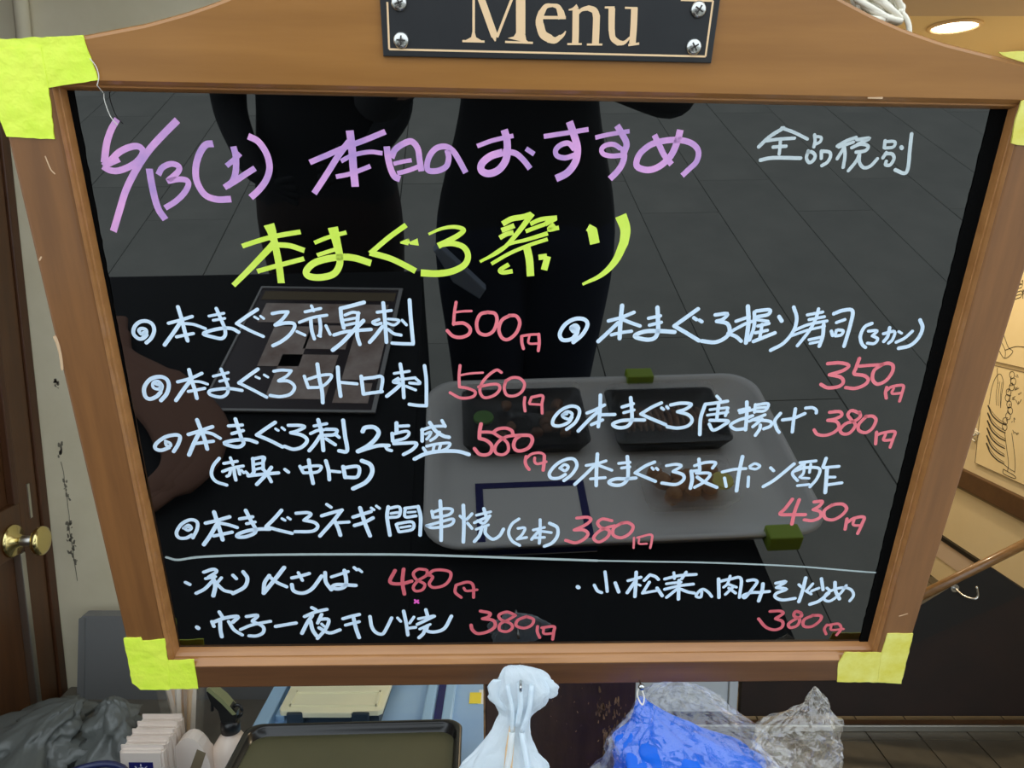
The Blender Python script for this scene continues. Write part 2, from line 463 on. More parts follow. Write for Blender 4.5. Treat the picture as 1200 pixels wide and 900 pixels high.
# door on the left wall, seen nearly edge on
dr = empty('door_1', kind='structure', loc=(-.82, .45, 0)); dr['label'] = 'brown panelled wooden door with brass knob at the left'
obj('stile', bx(-.04, 0, .777, .827, .02, 1.98, bev=.002), M['door'], dr)
obj('stile', bx(-.04, 0, 0, .10, .02, 1.98, bev=.002), M['door'], dr)
obj('lock_rail', bx(-.04, 0, .10, .777, .905, .99, bev=.002), M['door'], dr)
obj('bottom_rail', bx(-.04, 0, .10, .777, .02, .22, bev=.002), M['door'], dr)
obj('top_rail', bx(-.04, 0, .10, .777, 1.85, 1.98, bev=.002), M['door'], dr)
obj('door_panel', bx(-.03, -.012, .10, .777, .22, .905), M['door'], dr)
obj('door_panel', bx(-.03, -.012, .10, .777, .99, 1.85), M['door'], dr)
obj('panel_moulding', bx(-.012, .002, .765, .777, .22, .905, bev=.002), M['steel'], dr, label='moulding edge made pale for the light it catches')  # pale metal paints in the light caught along the groove
obj('panel_moulding', bx(-.012, .001, .765, .777, .99, 1.85, bev=.002), M['doordark'], dr)
obj('strike_plate', bx(0, .002, .80, .806, .955, 1.015), M['steel'], dr, label='thin steel strike plate')
kn = obj('knob_shaft', lathe([(.0085, 0), (.0085, .044)], 20, (0, .75, .934), 'x'), M['steel'], dr, smooth=True)
obj('knob_rose', lathe([(.027, 0), (.027, .003), (.024, .006), (.012, .009), (.009, .016)], 28, (0, .75, .934), 'x'), M['brass'], dr, smooth=True, label='round brass rose plate')
obj('door_knob', lathe([(.010, .036), (.021, .041), (.024, .046), (.0235, .051), (.017, .054), (.006, .052), (.001, .0525)], 28, (0, .75, .934), 'x'), M['brass'], dr, smooth=True, label='round brass door knob')
tr = empty('trim_1', kind='structure', loc=(-.82, 1.277, 0)); tr['label'] = 'dark wooden door frame post'
obj('frame_post', bx(-.05, .004, .002, .022, 0, 2.03, bev=.002), M['doordark'], tr)
tr2 = empty('trim_2', kind='structure', loc=(0, 2.08, 0)); tr2['label'] = 'metal threshold strip across the tiled floor'
obj('threshold_channel', bx(.2, 1.85, 0, .035, 0, .012, bev=.002), M['railtrim'], tr2)
obj('threshold_edge', bx(.2, 1.85, -.008, 0, 0, .020, bev=.002), M['steel'], tr2)

# ------------------------------------------------------------------ ceiling lamps inside
def downlight(x, y, label, p):
    t = empty('downlight', label, 'ceiling light', (x, y, 2.1), group='round downlights in the shop ceiling')
    obj('lamp_ring', lathe([(.078, 0), (.078, -.006), (.066, -.008), (.064, 0)], 36), M['lampring'], t, smooth=True)
    obj('lamp_disc', lathe([(.064, -.003), (.03, -.0075), (.001, -.009)], 36), M['lamp'], t, smooth=True)
    ld = bpy.data.lights.new('downlight_glow', 'AREA'); ld.shape = 'DISK'; ld.size = .12; ld.energy = p; ld.color = (1.0, .80, .52)
    lo = bpy.data.objects.new('downlight_glow', ld); C.objects.link(lo); lo.parent = t; lo.location = (0, 0, -.02)
    return t


downlight(1.385, 2.56, 'round glowing downlight above the right end of the menu board', 8)
downlight(.75, 3.5, 'unseen round downlight added behind the board for warm fill', 5)  # out of view, added to fill the room with warm light
downlight(1.2, 3.9, 'unseen round downlight added at the far end for warm fill', 5)  # another added fill lamp that the camera never sees

# ------------------------------------------------------------------ MENU BOARD
MB = empty('menu_board', 'wooden framed glossy black menu board covered in coloured marker writing', 'menu board')
U = Vector((0.99914, 0.039726, -0.011871)); N = Vector((0.03571, -0.969996, -0.240486)); N.normalize()
U = (U - N * U.dot(N)).normalized(); Vv = N.cross(U)
mw = Matrix((U, Vv, N)).transposed().to_4x4(); mw.translation = Vector((0.01898, 0.56378, 1.28008))
MB.matrix_world = mw

panel = obj('black_panel', bx(-.3005, .3005, -.2205, .2235, -.004, 0), M['panel'], MB, label='glossy black writing panel mirroring the street')
obj('back_board', bx(-.322, .322, -.245, .24, -.013, -.005), M['postwood'], MB)
rnd = random.Random(5)
for side in (1, -1):
    V, F = [], []
    prev = None
    for i in range(90):
        v = .2225 - i * (.443 / 89)
        if side > 0: u = .2870 + .0038 * i / 89 + rnd.uniform(-.0003, .0003); e = .3015
        else: u = -.2945 - .0040 * i / 89 + rnd.uniform(-.0003, .0003); e = -.3015
        b = len(V); V.extend([(u, v, .0006), (e, v, .0006)])
        if prev is not None: F.append((prev, b, b + 1, prev + 1) if side > 0 else (prev, prev + 1, b + 1, b))
        prev = b
    obj('edge_strip', (V, F), M['felt'], MB, label='matt black tape along the inner right edge' if side > 0 else 'matt black tape along the inner left edge')


def arch(u):
    K = [(0, .324), (.08, .316), (.13, .301), (.175, .2815), (.195, .2735), (.215, .267), (.24, .2603), (.27, .2545), (.29, .2505), (.333, .2440)]
    a = abs(u)
    for (x0, y0), (x1, y1) in zip(K, K[1:]):
        if a <= x1: return y0 + (y1 - y0) * (a - x0) / (x1 - x0)
    return K[-1][1]


FH = .012
# top rail with its arched upper edge
bm = bmesh.new()
n = 80
cols = []
for i in range(n + 1):
    u = -.333 + .666 * i / n
    t = arch(u)
    cols.append([bm.verts.new(p) for p in ((u, .2285, -.012), (u, .2285, FH), (u, t - .0025, FH), (u, t - .0008, FH - .0012), (u, t, FH - .0035), (u, t, -.012))])
for a, b in zip(cols, cols[1:]):
    for k in range(6): bm.faces.new((a[k], a[(k + 1) % 6], b[(k + 1) % 6], b[k]))
bm.faces.new(cols[0]); bm.faces.new(cols[-1][::-1])
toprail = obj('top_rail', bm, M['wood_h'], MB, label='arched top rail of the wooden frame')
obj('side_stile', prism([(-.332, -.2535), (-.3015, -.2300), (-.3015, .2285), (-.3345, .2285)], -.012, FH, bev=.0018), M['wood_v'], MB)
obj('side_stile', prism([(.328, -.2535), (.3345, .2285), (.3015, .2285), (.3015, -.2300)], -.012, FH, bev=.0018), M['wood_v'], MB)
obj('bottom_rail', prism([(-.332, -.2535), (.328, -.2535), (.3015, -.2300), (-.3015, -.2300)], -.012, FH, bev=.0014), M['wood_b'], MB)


def moulding(p0, p1, q0, q1, nm=9):
    """inner moulding between outer edge p0-p1 (at face height) and inner edge q0-q1 (on the panel)"""
    prof = [(0, FH), (.05, FH - .0002), (.16, FH - .0012), (.34, .0092), (.42, .0076), (.50, .0070), (.62, .0068), (.80, .0042), (.94, .0012), (1, -.0005)]
    V, F = [], []
    for t, h in prof:
        a = Vector(p0).lerp(Vector(q0), t); b = Vector(p1).lerp(Vector(q1), t)
        V.extend([(a.x, a.y, h), (b.x, b.y, h)])
    for i in range(len(prof) - 1): F.append((2 * i, 2 * i + 1, 2 * i + 3, 2 * i + 2))
    m = len(prof) - 1
    V.extend([(p0[0], p0[1], -.002), (p1[0], p1[1], -.002)])
    k = len(V) - 2
    F.append((2 * m, 2 * m + 1, k + 1, k))
    return V, F


oc = [(-.3015, -.2300), (.3015, -.2300), (.3015, .2285), (-.3015, .2285)]
ic = [(-.2965, -.2195), (.2985, -.2195), (.2985, .2215), (-.2985, .2215)]
for i, nme in ((0, 'bottom'), (1, 'right'), (2, 'top'), (3, 'left')):
    obj('inner_moulding', moulding(oc[i], oc[(i + 1) % 4], ic[i], ic[(i + 1) % 4]), M['bevel'], MB)
V, F = [], []
ribbon(V, F, [(-.3336, .0635), (-.3328, .060), (-.3325, .052), (-.3331, .044), (-.3336, .040)], .0024, .0016, 'round', .004, .0123, n=2)
ribbon(V, F, [(-.3305, .1195), (-.332, .1175)], .001, .001, 'round', .010, .0122)
ribbon(V, F, [(.1995, .2275), (.208, .2276)], .0008, .0012, 'round', .011, .0122)
ribbon(V, F, [(.3125, -.182), (.319, -.1795)], .0008, .0005, 'round', .011, .0122)
ribbon(V, F, [(-.3140, .1835), (-.3125, .176), (-.3105, .173)], .0007, .0007, 'round', .011, .0122)
obj('chipped_edge', (V, F), M['raw'], MB, label='pale chips in the frame varnish')['kind'] = 'stuff'

# name plate
NP = obj('name_plate', prism([(-.1018, .2452), (.0968, .2455), (.0978, .2815), (.072, .2815), (.064, .292), (-.068, .292), (-.076, .2815), (-.1026, .2815)], FH, .0148, bev=.0006), M['plate'], MB, label='black plate lettered Menu in cream serif type')
ML = "15 15 -478 2847 -478 2585|15 32 -479 2596 -478 2563|32 97 -478 2568 -478 2551|12 12 -545 2546 -413 2546|42 41 -466 2848 -431 2767 -353 2576|41 7 -360 2591 -349 2549|16 16 -221 2854 -254 2779 -339 2571|55 55 -205 2854 -198 2591|55 80 -198 2595 -203 2566|80 141 -204 2569 -207 2554|17 17 -93 2683 67 2686|45 39 45 2680 34 2719|39 17 35 2713 17 2742 -16 2750|17 37 -11 2750 -53 2743 -78 2708|37 48 -77 2714 -89 2672 -86 2641|48 46 -86 2645 -65 2593 -19 2568|46 24 -33 2571 8 2562 42 2583|24 6 38 2577 58 2594 70 2613|39 39 124 2734 130 2589 130 2548|7 24 82 2727 110 2734 133 2749|11 11 83 2543 170 2545|11 28 136 2705 159 2730 203 2741|28 43 194 2741 234 2727 250 2692|41 41 249 2700 251 2624 252 2549|11 11 201 2543 294 2545|39 37 337 2742 340 2682 344 2622|37 32 344 2627 356 2581 392 2555|32 9 385 2557 425 2558 461 2592|11 13 295 2745 353 2746|39 39 471 2745 475 2645 475 2554|11 11 415 2746 489 2746|13 13 451 2545 516 2555|12 12 -290 2547 -124 2545"
V, F = [], []
for k, st in enumerate(ML.split('|')):
    q = [int(t) / 1e4 for t in st.split()]
    ribbon(V, F, list(zip(q[2::2], q[3::2])), q[0], q[1], 'butt', .0146, .01498 + k * 2e-6, n=6)
obj('menu_lettering', (V, F), M['cream_ink'], NP, label='cream serif word Menu')
V, F = [], []
for ln in ([(-.0981, .2745), (-.0981, .2492), (.0927, .2492), (.0935, .2795), (.0742, .2795)],):
    for a, b in zip(ln, ln[1:]): ribbon(V, F, [a, b], .0011, .0011, 'butt', .0146, .0150)
obj('plate_border', (V, F), M['cream_ink'], NP, label='thin cream border line')
for k, (u, v) in enumerate(((-.0913, .2743), (-.0908, .2543), (.0853, .2747), (.0849, .2545))):
    s = obj('screw', lathe([(.0048, .0148), (.0047, .0158), (.0035, .0170), (.0012, .0175), (.0004, .0175)], 24, (u, v, 0)), M['screw'], NP, smooth=True)
    a = .4 + k * 1.1
    V, F = [], []
    for q in (a, a + math.pi / 2):
        ribbon(V, F, [(u - math.cos(q) * .0026, v - math.sin(q) * .0026), (u + math.cos(q) * .0026, v + math.sin(q) * .0026)], .0009, .0009, 'butt', .016, .01755)
    obj('screw_slot', (V, F), M['slot'], MB).name = 'screw_slot'

# fluorescent tape on the corners
def tape(polys, m, label, h=.0125, seed=1):
    rr = random.Random(seed)
    bm = bmesh.new()
    for k, pl in enumerate(polys):
        P = []
        for (a, b) in zip(pl, pl[1:] + pl[:1]):
            L = (Vector(b) - Vector(a)).length; m_ = max(1, int(L / .004))
            for i in range(m_):
                q = Vector(a).lerp(Vector(b), i / m_)
                j = .00035 if 0 < i else 0
                P.append((q.x + rr.uniform(-j, j), q.y + rr.uniform(-j, j)))
        prism(P, h - .0008, h + .0002 + k * .00025, bm)
    return obj('corner_tape', bm, m, MB, label=label)


tape([[(-.3378, .2491), (-.2772, .2531), (-.2731, .2285), (-.3032, .2236), (-.341, .2224)], [(-.3378, .2431), (-.3027, .2466), (-.3032, .2236), (-.3059, .194), (-.3344, .195), (-.3385, .2243)]], M['tape'], 'fluorescent yellow tape on the upper left corner', seed=1)
tape([[(-.3334, -.2239), (-.2806, -.2218), (-.2816, -.2537), (-.3294, -.2539)], [(-.3337, -.1985), (-.3199, -.1977), (-.3191, -.2013), (-.301, -.1997), (-.3019, -.2233), (-.3052, -.2543), (-.3294, -.2539), (-.3352, -.2462)]], M['tape'], 'fluorescent yellow tape on the lower left corner', seed=2)
tape([[(.2726, -.254), (.2695, -.2325), (.2729, -.2207), (.3054, -.2215), (.3291, -.2558)], [(.3054, -.2215), (.306, -.2004), (.3284, -.2006), (.3308, -.2568), (.3087, -.2545)]], M['tape2'], 'faded yellow tape on the lower right corner', seed=3)
tape([[(.275, .2555), (.291, .2563), (.3141, .2519), (.3355, .2440), (.3355, .2390), (.316, .2440), (.2929, .2500), (.2783, .2536)], [(.2978, .2277), (.3156, .2296), (.3206, .1985), (.2986, .2019), (.2972, .2165)]], M['tape2'], 'faded yellow tape on the upper right corner', seed=4)
V, F = [], []
obj('thread', tube(bmesh.new(), [Vector((*p, .0133)) for p in smooth_line([(-.2752, .2405), (-.2725, .236), (-.2720, .2304), (-.2739, .2256)])] + [Vector((p.x, p.y, .004)) for p in smooth_line([(-.2750, .2205), (-.2753, .2159), (-.2734, .2071), (-.2700, .2022)])], .0003, 5), M['thread'], MB, label='loose white thread hanging from the tape')

LINES = [
  ('pink marker date 6/13 with the bracketed kanji for Saturday', 'pink', 'butt',
   '37 45 -2713 2053 -2765 1984 -2809 1895 -2842 1784|40 40 -2856 1763 -2815 1739 -2751 1740 -2651 1784 -2593 1841 -2591 1876 -2622 1892 -2677 1881 -2742 1849 -2805 1795 -2851 1763|40 40 -2850 1766 -2801 1788 -2745 1812|43 43 -2341 2054 -2452 1958 -2552 1863 -2646 1750 -2734 1619 -2794 1497 -2836 1407 -2866 1344|44 44 -2565 1753 -2565 1665 -2560 1567 -2546 1489 -2513 1427|36 36 -2514 1715 -2481 1761 -2420 1786 -2375 1770 -2384 1738 -2427 1702 -2455 1678 -2396 1689 -2343 1685 -2330 1658 -2365 1603 -2429 1547 -2504 1503|42 42 -2138 1915 -2187 1906 -2235 1847 -2269 1761 -2273 1675 -2235 1594 -2162 1564 -2068 1567|40 40 -2013 1900 -2005 1835 -2016 1749 -2042 1684 -2083 1651|32 32 -1975 1857 -2021 1816 -2071 1779|37 37 -2102 1642 -2026 1684 -1955 1729 -1891 1767|41 41 -1912 1965 -1851 1932 -1808 1859 -1797 1774 -1825 1698 -1878 1632 -1939 1580'),
  ('pink marker title reading 本日のおすすめ', 'pink', 'butt',
   '35 35 -1537 1809 -1422 1857 -1301 1908 -1180 1952 -1042 2008|39 39 -1277 1943 -1352 1852 -1431 1740 -1525 1612|49 49 -1268 2011 -1260 1900 -1259 1784 -1254 1659|28 28 -1336 1820 -1257 1859 -1149 1881 -1066 1874|29 29 -1375 1721 -1276 1743 -1148 1792|41 41 -1037 1917 -1032 1846 -1017 1776 -995 1729 -959 1712|39 39 -1010 1846 -984 1898 -927 1937 -876 1950 -839 1907 -829 1838 -819 1765|26 26 -998 1809 -937 1824 -880 1834|29 29 -976 1749 -903 1769 -830 1797|37 37 -649 1901 -640 1852 -656 1800 -705 1772 -765 1768 -782 1794 -767 1856 -723 1909 -663 1923 -613 1897 -572 1836 -530 1760|28 28 -456 1929 -351 1967 -223 1997|47 47 -283 2033 -265 1974 -261 1905 -271 1841 -315 1782 -379 1757 -427 1776 -424 1821 -368 1868 -290 1893|37 37 -290 1895 -212 1890 -157 1849 -109 1793|31 31 -140 1919 -85 1885|30 30 -27 1996 63 2011 158 2027 260 2045|47 47 134 2090 165 2016 193 1936 193 1866 172 1813 129 1765 63 1732|33 33 178 1883 118 1865 63 1878 55 1916 90 1948 138 1956 176 1918|28 28 307 1995 399 2017 527 2039|41 41 442 2072 483 2015 514 1959 501 1904|40 40 489 1941 504 1871 478 1800 421 1735|31 31 505 1889 420 1882 365 1895 354 1927 385 1951 433 1954 478 1929|37 37 690 2018 728 1956 767 1893 822 1835|44 35 856 2053 843 1976 810 1888 743 1822 672 1797 603 1812 588 1849 613 1908 681 1961 776 1986 872 1988 948 1966 990 1920 985 1856 942 1808 900 1764'),
  ('pale grey marker note reading 全品税別', 'grey', 'round',
   '24 24 1385 1956 1448 2021 1530 2076|21 21 1518 2076 1601 2051 1699 2010|21 21 1430 1994 1507 2006 1613 2014|22 22 1481 1956 1565 1963|21 21 1521 2007 1526 1958 1528 1913|24 24 1409 1872 1492 1888 1675 1889|21 21 1742 2037 1752 2000 1751 1962|19 19 1747 2027 1788 2022 1787 1995 1759 1979|22 22 1718 1935 1714 1891 1737 1862 1763 1876 1769 1908 1742 1930 1716 1927|22 22 1806 1936 1814 1890|22 22 1815 1936 1862 1930 1873 1899 1857 1864 1826 1844|22 22 2020 2026 1962 2004 1906 1970|20 20 1918 1963 2009 1997|22 22 1950 1976 1969 1912 1972 1835|22 22 1953 1960 1921 1889|22 22 2028 2012 2112 2022 2040 1983|22 22 2005 1961 2057 1984 2111 1974 2100 1944 2039 1933|22 22 2067 1935 2051 1875 2011 1814|22 22 2064 1924 2075 1870 2111 1835 2155 1847 2191 1894|22 22 2218 2008 2222 1965|20 20 2219 2003 2282 2004 2283 1971 2228 1962|22 22 2242 1933 2227 1900|22 22 2239 1927 2282 1926 2303 1896 2286 1856 2255 1856 2254 1878|26 26 2335 1970 2341 1964|24 24 2385 2054 2397 1952 2411 1842 2397 1803 2328 1824'),
  ('fluorescent yellow marker headline reading 本まぐろ祭り', 'yellow', 'butt',
   '73 45 -1840 1404 -1825 1347 -1824 1295|47 47 -1822 1341 -1810 1237 -1801 1131 -1798 1001|32 32 -2033 1255 -1927 1291 -1798 1327 -1635 1357|47 34 -1808 1286 -1884 1212 -2006 1093 -2125 981|36 36 -1804 1267 -1714 1261 -1620 1230|32 32 -1952 1082 -1819 1121 -1628 1174|27 27 -1550 1284 -1447 1325 -1331 1357|27 27 -1539 1199 -1466 1223 -1372 1254|69 49 -1419 1390 -1405 1312 -1387 1207|46 46 -1388 1219 -1391 1136 -1437 1069 -1526 1044 -1606 1052 -1620 1088 -1570 1140 -1481 1173 -1376 1188 -1285 1182 -1177 1148|34 34 -930 1412 -1047 1328 -1181 1215|41 41 -1183 1221 -1053 1185 -962 1143 -876 1096|11 45 -974 1292 -922 1297|48 11 -922 1299 -911 1297|16 50 -911 1289 -853 1298|17 42 -782 1352 -694 1391 -607 1404 -545 1387 -571 1355 -646 1310 -719 1273|35 49 -709 1281 -621 1291 -546 1267 -516 1209 -540 1145 -623 1098 -725 1080 -841 1084|39 19 -85 1502 -183 1366 -288 1251 -435 1167|37 37 -284 1428 -223 1463 -149 1477 -93 1495|34 34 -290 1384 -246 1401 -204 1419|32 32 -302 1333 -258 1359 -208 1372|29 29 -97 1430 -24 1463 82 1476|32 32 76 1472 3 1431|27 27 -127 1380 -47 1412 3 1431|29 29 98 1408 29 1394 65 1432|15 30 -382 1198 -244 1287 -119 1323 24 1369|25 25 -356 1153 -231 1228 -93 1289 25 1329|52 52 -118 1278 -96 1189 -84 1069|30 30 -235 1151 -295 1111 -276 1093 -209 1103|38 38 -33 1202 24 1210|45 45 30 1210 8 1114|54 54 329 1423 307 1379|67 67 324 1398 349 1302|78 61 512 1496 551 1401 547 1300|63 18 548 1312 498 1183 409 1083 280 1014'),
  ('pale blue marker line reading 本まぐろ赤身刺', 'blue', 'round',
   '26 26 -2782 556 -2741 593 -2713 647 -2718 694 -2755 717 -2805 709 -2845 672 -2859 624 -2835 589 -2801 588 -2770 614|25 25 -2800 593 -2772 625 -2770 653 -2798 662 -2818 646 -2805 621 -2787 632|27 27 -2523 822 -2510 727 -2503 643 -2493 574|23 23 -2606 703 -2520 727 -2436 754|27 27 -2522 711 -2583 632 -2658 541|21 21 -2509 701 -2436 696 -2357 665|22 22 -2566 602 -2506 616 -2446 628|19 19 -2320 758 -2215 780|19 19 -2295 727 -2214 742|25 25 -2262 813 -2242 740 -2225 677 -2225 622 -2255 592 -2311 602 -2377 625 -2325 650 -2243 668 -2175 667 -2130 641|25 25 -1981 810 -2055 762 -2136 704|23 23 -2136 704 -2048 652 -1962 610|17 17 -2007 755 -1984 740|17 17 -1965 761 -1944 743|23 23 -1882 780 -1827 791 -1772 794|23 23 -1773 791 -1817 738 -1870 696|25 25 -1870 696 -1795 712 -1741 708 -1739 676 -1778 622 -1838 574 -1901 541|20 20 -1723 649 -1669 622|21 21 -1606 839 -1594 803|21 21 -1654 795 -1544 821|21 21 -1700 718 -1603 754 -1505 772|25 25 -1619 740 -1619 661 -1606 595|25 25 -1557 744 -1555 683 -1565 619|18 18 -1577 619 -1560 613|21 21 -1517 694 -1492 630|27 27 -1406 823 -1331 842 -1241 868|27 27 -1406 821 -1404 747 -1393 679|21 21 -1379 774 -1324 795 -1280 788|19 19 -1387 737 -1297 754|20 20 -1379 700 -1299 717|27 27 -1286 790 -1297 706 -1302 621 -1288 556|24 24 -1466 625 -1372 652 -1202 669|29 29 -1253 733 -1332 653 -1408 572 -1482 511|27 27 -1108 865 -1102 761 -1098 574|21 21 -1153 797 -1054 811|21 21 -1143 744 -1189 723 -1165 707 -1129 716|19 19 -1078 748 -1014 742 -1004 730 -1040 703 -1089 719|27 27 -1121 692 -1174 622 -1217 573|22 22 -1081 671 -1043 639 -993 628|20 20 -981 739 -952 705|27 27 -924 888 -920 762 -909 570|24 24 -909 561 -995 563 -1058 567'),
  ('coral red price 500円 beside the first dish', 'red', 'round',
   '22 22 -600 875 -613 797 -619 712|17 17 -603 802 -548 810 -493 812|25 25 -619 717 -548 721 -503 683 -513 638 -569 614 -625 624 -664 664|25 25 -378 804 -430 788 -456 724 -442 655 -388 634 -336 666 -312 741 -327 794 -378 804|25 25 -222 781 -276 747 -298 677 -274 613 -228 602 -173 652 -150 727 -176 777 -227 781|23 23 -134 625 -131 576 -119 532|19 19 -132 628 -71 639 -12 642|23 23 -12 642 -6 577 -11 517|17 17 -79 629 -81 574 -13 571'),
  ('pale blue marker line reading 本まぐろ中トロ刺', 'blue', 'round',
   '29 29 -2752 108 -2704 160 -2677 228 -2687 278 -2734 296 -2803 274 -2854 210 -2859 142 -2829 119 -2780 139 -2746 171|23 23 -2741 182 -2725 227 -2750 261 -2785 247 -2789 210 -2752 199 -2737 227 -2766 238|28 28 -2515 351 -2508 262 -2497 195 -2492 127|24 24 -2610 256 -2515 284 -2429 324|28 28 -2517 268 -2579 194 -2644 109|20 20 -2498 260 -2448 257 -2400 240|23 23 -2545 181 -2425 206|20 20 -2351 302 -2241 331|20 20 -2310 263 -2248 280|24 24 -2288 358 -2268 275 -2256 213 -2273 162 -2322 137 -2391 156 -2392 186 -2324 201 -2242 205 -2160 191|26 26 -2026 360 -2097 309 -2175 250|24 24 -2175 250 -2080 195 -1988 138|18 18 -2049 300 -2024 287|18 18 -1987 315 -1962 297|22 22 -1916 344 -1859 353 -1791 349|22 22 -1791 347 -1829 305 -1888 271|24 24 -1888 268 -1817 266 -1778 221 -1814 164 -1890 143 -1961 152|24 24 -1701 306 -1680 216|22 22 -1672 284 -1588 312 -1508 318 -1525 273 -1585 224 -1670 216|28 28 -1600 401 -1595 290 -1583 188 -1585 96|28 28 -1456 378 -1457 268 -1451 149|23 23 -1444 259 -1326 248|27 27 -1292 308 -1284 167|25 25 -1285 289 -1211 298 -1141 301 -1156 184|25 25 -1282 167 -1146 188|26 26 -1006 405 -993 282 -990 139|20 20 -1053 332 -943 350|23 23 -1026 293 -1063 265 -1017 257|21 21 -1047 279 -902 299|21 21 -902 296 -867 254 -944 257|27 27 -1007 246 -1060 196 -1114 150|21 21 -971 231 -902 201|26 26 -832 393 -822 272 -826 82|25 25 -826 74 -887 76 -952 85'),
  ('coral red price 560円 beside the second dish', 'red', 'round',
   '22 22 -575 397 -583 318 -581 227|16 16 -586 318 -508 334 -410 342|22 22 -581 227 -519 216 -465 188 -485 148 -572 138 -650 181|22 22 -275 345 -312 363 -373 317 -420 251 -430 188 -398 142 -330 158 -287 204 -295 246 -352 249 -441 228|22 22 -243 275 -196 303 -139 298 -103 253 -121 193 -172 158 -230 163 -252 218 -240 281|22 22 -98 144 -101 91 -93 33|20 20 -48 147 -63 101|22 22 -45 147 33 159 31 92 36 15|18 18 -60 91 25 86'),
  ('pale blue marker line reading 本まぐろ刺2点盛', 'blue', 'round',
   '28 28 -2725 -314 -2681 -249 -2660 -188 -2695 -174 -2773 -194 -2844 -249 -2855 -289 -2816 -304 -2755 -281|23 23 -2772 -227 -2743 -242 -2741 -266 -2768 -266 -2774 -242|30 30 -2515 -49 -2498 -134 -2483 -205 -2474 -292|28 28 -2595 -170 -2509 -141 -2411 -105|31 31 -2514 -155 -2560 -234 -2616 -343|25 25 -2492 -148 -2425 -162 -2367 -202|26 26 -2572 -248 -2421 -226|25 25 -2292 -98 -2191 -90|26 26 -2274 -162 -2190 -136|28 28 -2235 -41 -2221 -133 -2210 -204 -2199 -245 -2238 -274 -2300 -265 -2341 -241 -2269 -219 -2167 -212 -2101 -236|28 28 -1948 -68 -2019 -118 -2094 -173|28 28 -2094 -173 -2004 -218 -1914 -273|20 20 -1950 -121 -1932 -135|20 20 -1902 -111 -1884 -129|25 25 -1853 -92 -1765 -92 -1735 -106 -1794 -139 -1840 -153|28 28 -1840 -153 -1759 -175 -1725 -218 -1768 -273 -1834 -293 -1897 -269|30 30 -1629 -46 -1613 -160 -1611 -302|23 23 -1664 -96 -1569 -77|23 23 -1695 -160 -1642 -134 -1591 -128|26 26 -1578 -124 -1500 -128 -1518 -167 -1588 -174|28 28 -1627 -181 -1670 -247 -1717 -305|26 26 -1584 -203 -1518 -254|21 21 -1506 -174 -1487 -191|30 30 -1446 -49 -1440 -179 -1433 -306 -1493 -306|24 24 -1506 -170 -1485 -192|33 33 -1307 -141 -1286 -109 -1220 -106 -1188 -152 -1225 -217 -1286 -271 -1353 -310|29 29 -1351 -313 -1267 -282 -1189 -260 -1117 -260|25 25 -1141 -271 -1128 -293 -1099 -304|31 31 -1052 -71 -1054 -146|23 23 -1043 -97 -962 -92|27 27 -1088 -157 -1086 -222|23 23 -1079 -162 -982 -138 -962 -162 -999 -200 -1077 -222|27 27 -1078 -244 -1005 -240 -909 -240 -939 -293 -1009 -337|23 23 -867 -129 -780 -99 -694 -94|27 27 -862 -124 -865 -221|29 29 -804 -65 -762 -134 -705 -177 -662 -188|25 25 -713 -48 -690 -96|21 21 -839 -161 -796 -145 -816 -188 -831 -205|23 23 -733 -145 -763 -188 -802 -216|25 25 -857 -282 -838 -315|23 23 -832 -265 -754 -246 -658 -239 -677 -281 -717 -303|22 22 -774 -254 -785 -303|22 22 -726 -254 -741 -303|30 30 -927 -376 -843 -331 -736 -309 -600 -309 -512 -336'),
  ('coral red price 580円 beside the two kinds line', 'red', 'round',
   '29 29 -421 -76 -431 -135 -433 -197|24 24 -422 -144 -367 -144 -329 -151 -290 -178 -250 -203 -217 -244 -213 -303 -248 -336 -294 -332 -314 -303 -308 -258 -276 -214 -225 -182 -161 -171|28 28 -430 -199 -380 -215 -339 -259 -346 -318 -385 -340 -434 -332 -470 -285|26 26 -326 -143 -291 -117 -233 -111 -190 -131 -179 -163|28 28 -160 -174 -109 -170 -50 -174 -30 -214 -54 -273 -105 -302 -151 -299 -172 -258 -160 -207 -128 -178|26 26 -74 -354 -80 -399 -69 -437 -48 -467|21 21 -71 -369 -33 -332 26 -321 63 -339 68 -391|27 27 66 -347 66 -414 61 -474|22 22 -8 -365 -7 -399 16 -418 82 -399'),
  ('pale blue marker line reading (赤身・中トロ)', 'blue', 'round',
   '26 26 -2396 -372 -2449 -438 -2472 -513 -2447 -573 -2370 -606|23 23 -2312 -367 -2301 -426|24 24 -2367 -416 -2265 -397|24 24 -2385 -486 -2311 -456 -2225 -438|24 24 -2321 -461 -2337 -513 -2358 -528|26 26 -2297 -453 -2298 -513 -2295 -561|24 24 -2265 -453 -2259 -510|21 21 -2242 -475 -2228 -498|24 24 -2212 -490 -2183 -520 -2147 -486|26 26 -2148 -379 -2063 -361 -2067 -394|26 26 -2145 -372 -2154 -520|26 26 -2067 -364 -2079 -468|21 21 -2134 -423 -2078 -411|21 21 -2139 -468 -2080 -453|27 27 -2197 -525 -2086 -510 -1966 -498|29 29 -2015 -450 -2067 -520 -2141 -600|26 26 -2075 -468 -2048 -520 -2028 -576|26 26 -1914 -468 -1890 -492|26 26 -1798 -441 -1780 -490|24 24 -1784 -453 -1705 -438 -1638 -441 -1671 -490 -1777 -498|29 29 -1727 -386 -1722 -483 -1711 -591|29 29 -1599 -393 -1585 -475 -1585 -558|24 24 -1579 -480 -1499 -490|31 31 -1472 -444 -1463 -537|28 28 -1465 -453 -1356 -444 -1370 -532 -1458 -537|34 34 -1326 -392 -1264 -426 -1255 -496 -1306 -579 -1408 -638'),
  ('pale blue marker line reading 本まぐろネギ間串焼(2本)', 'blue', 'round',
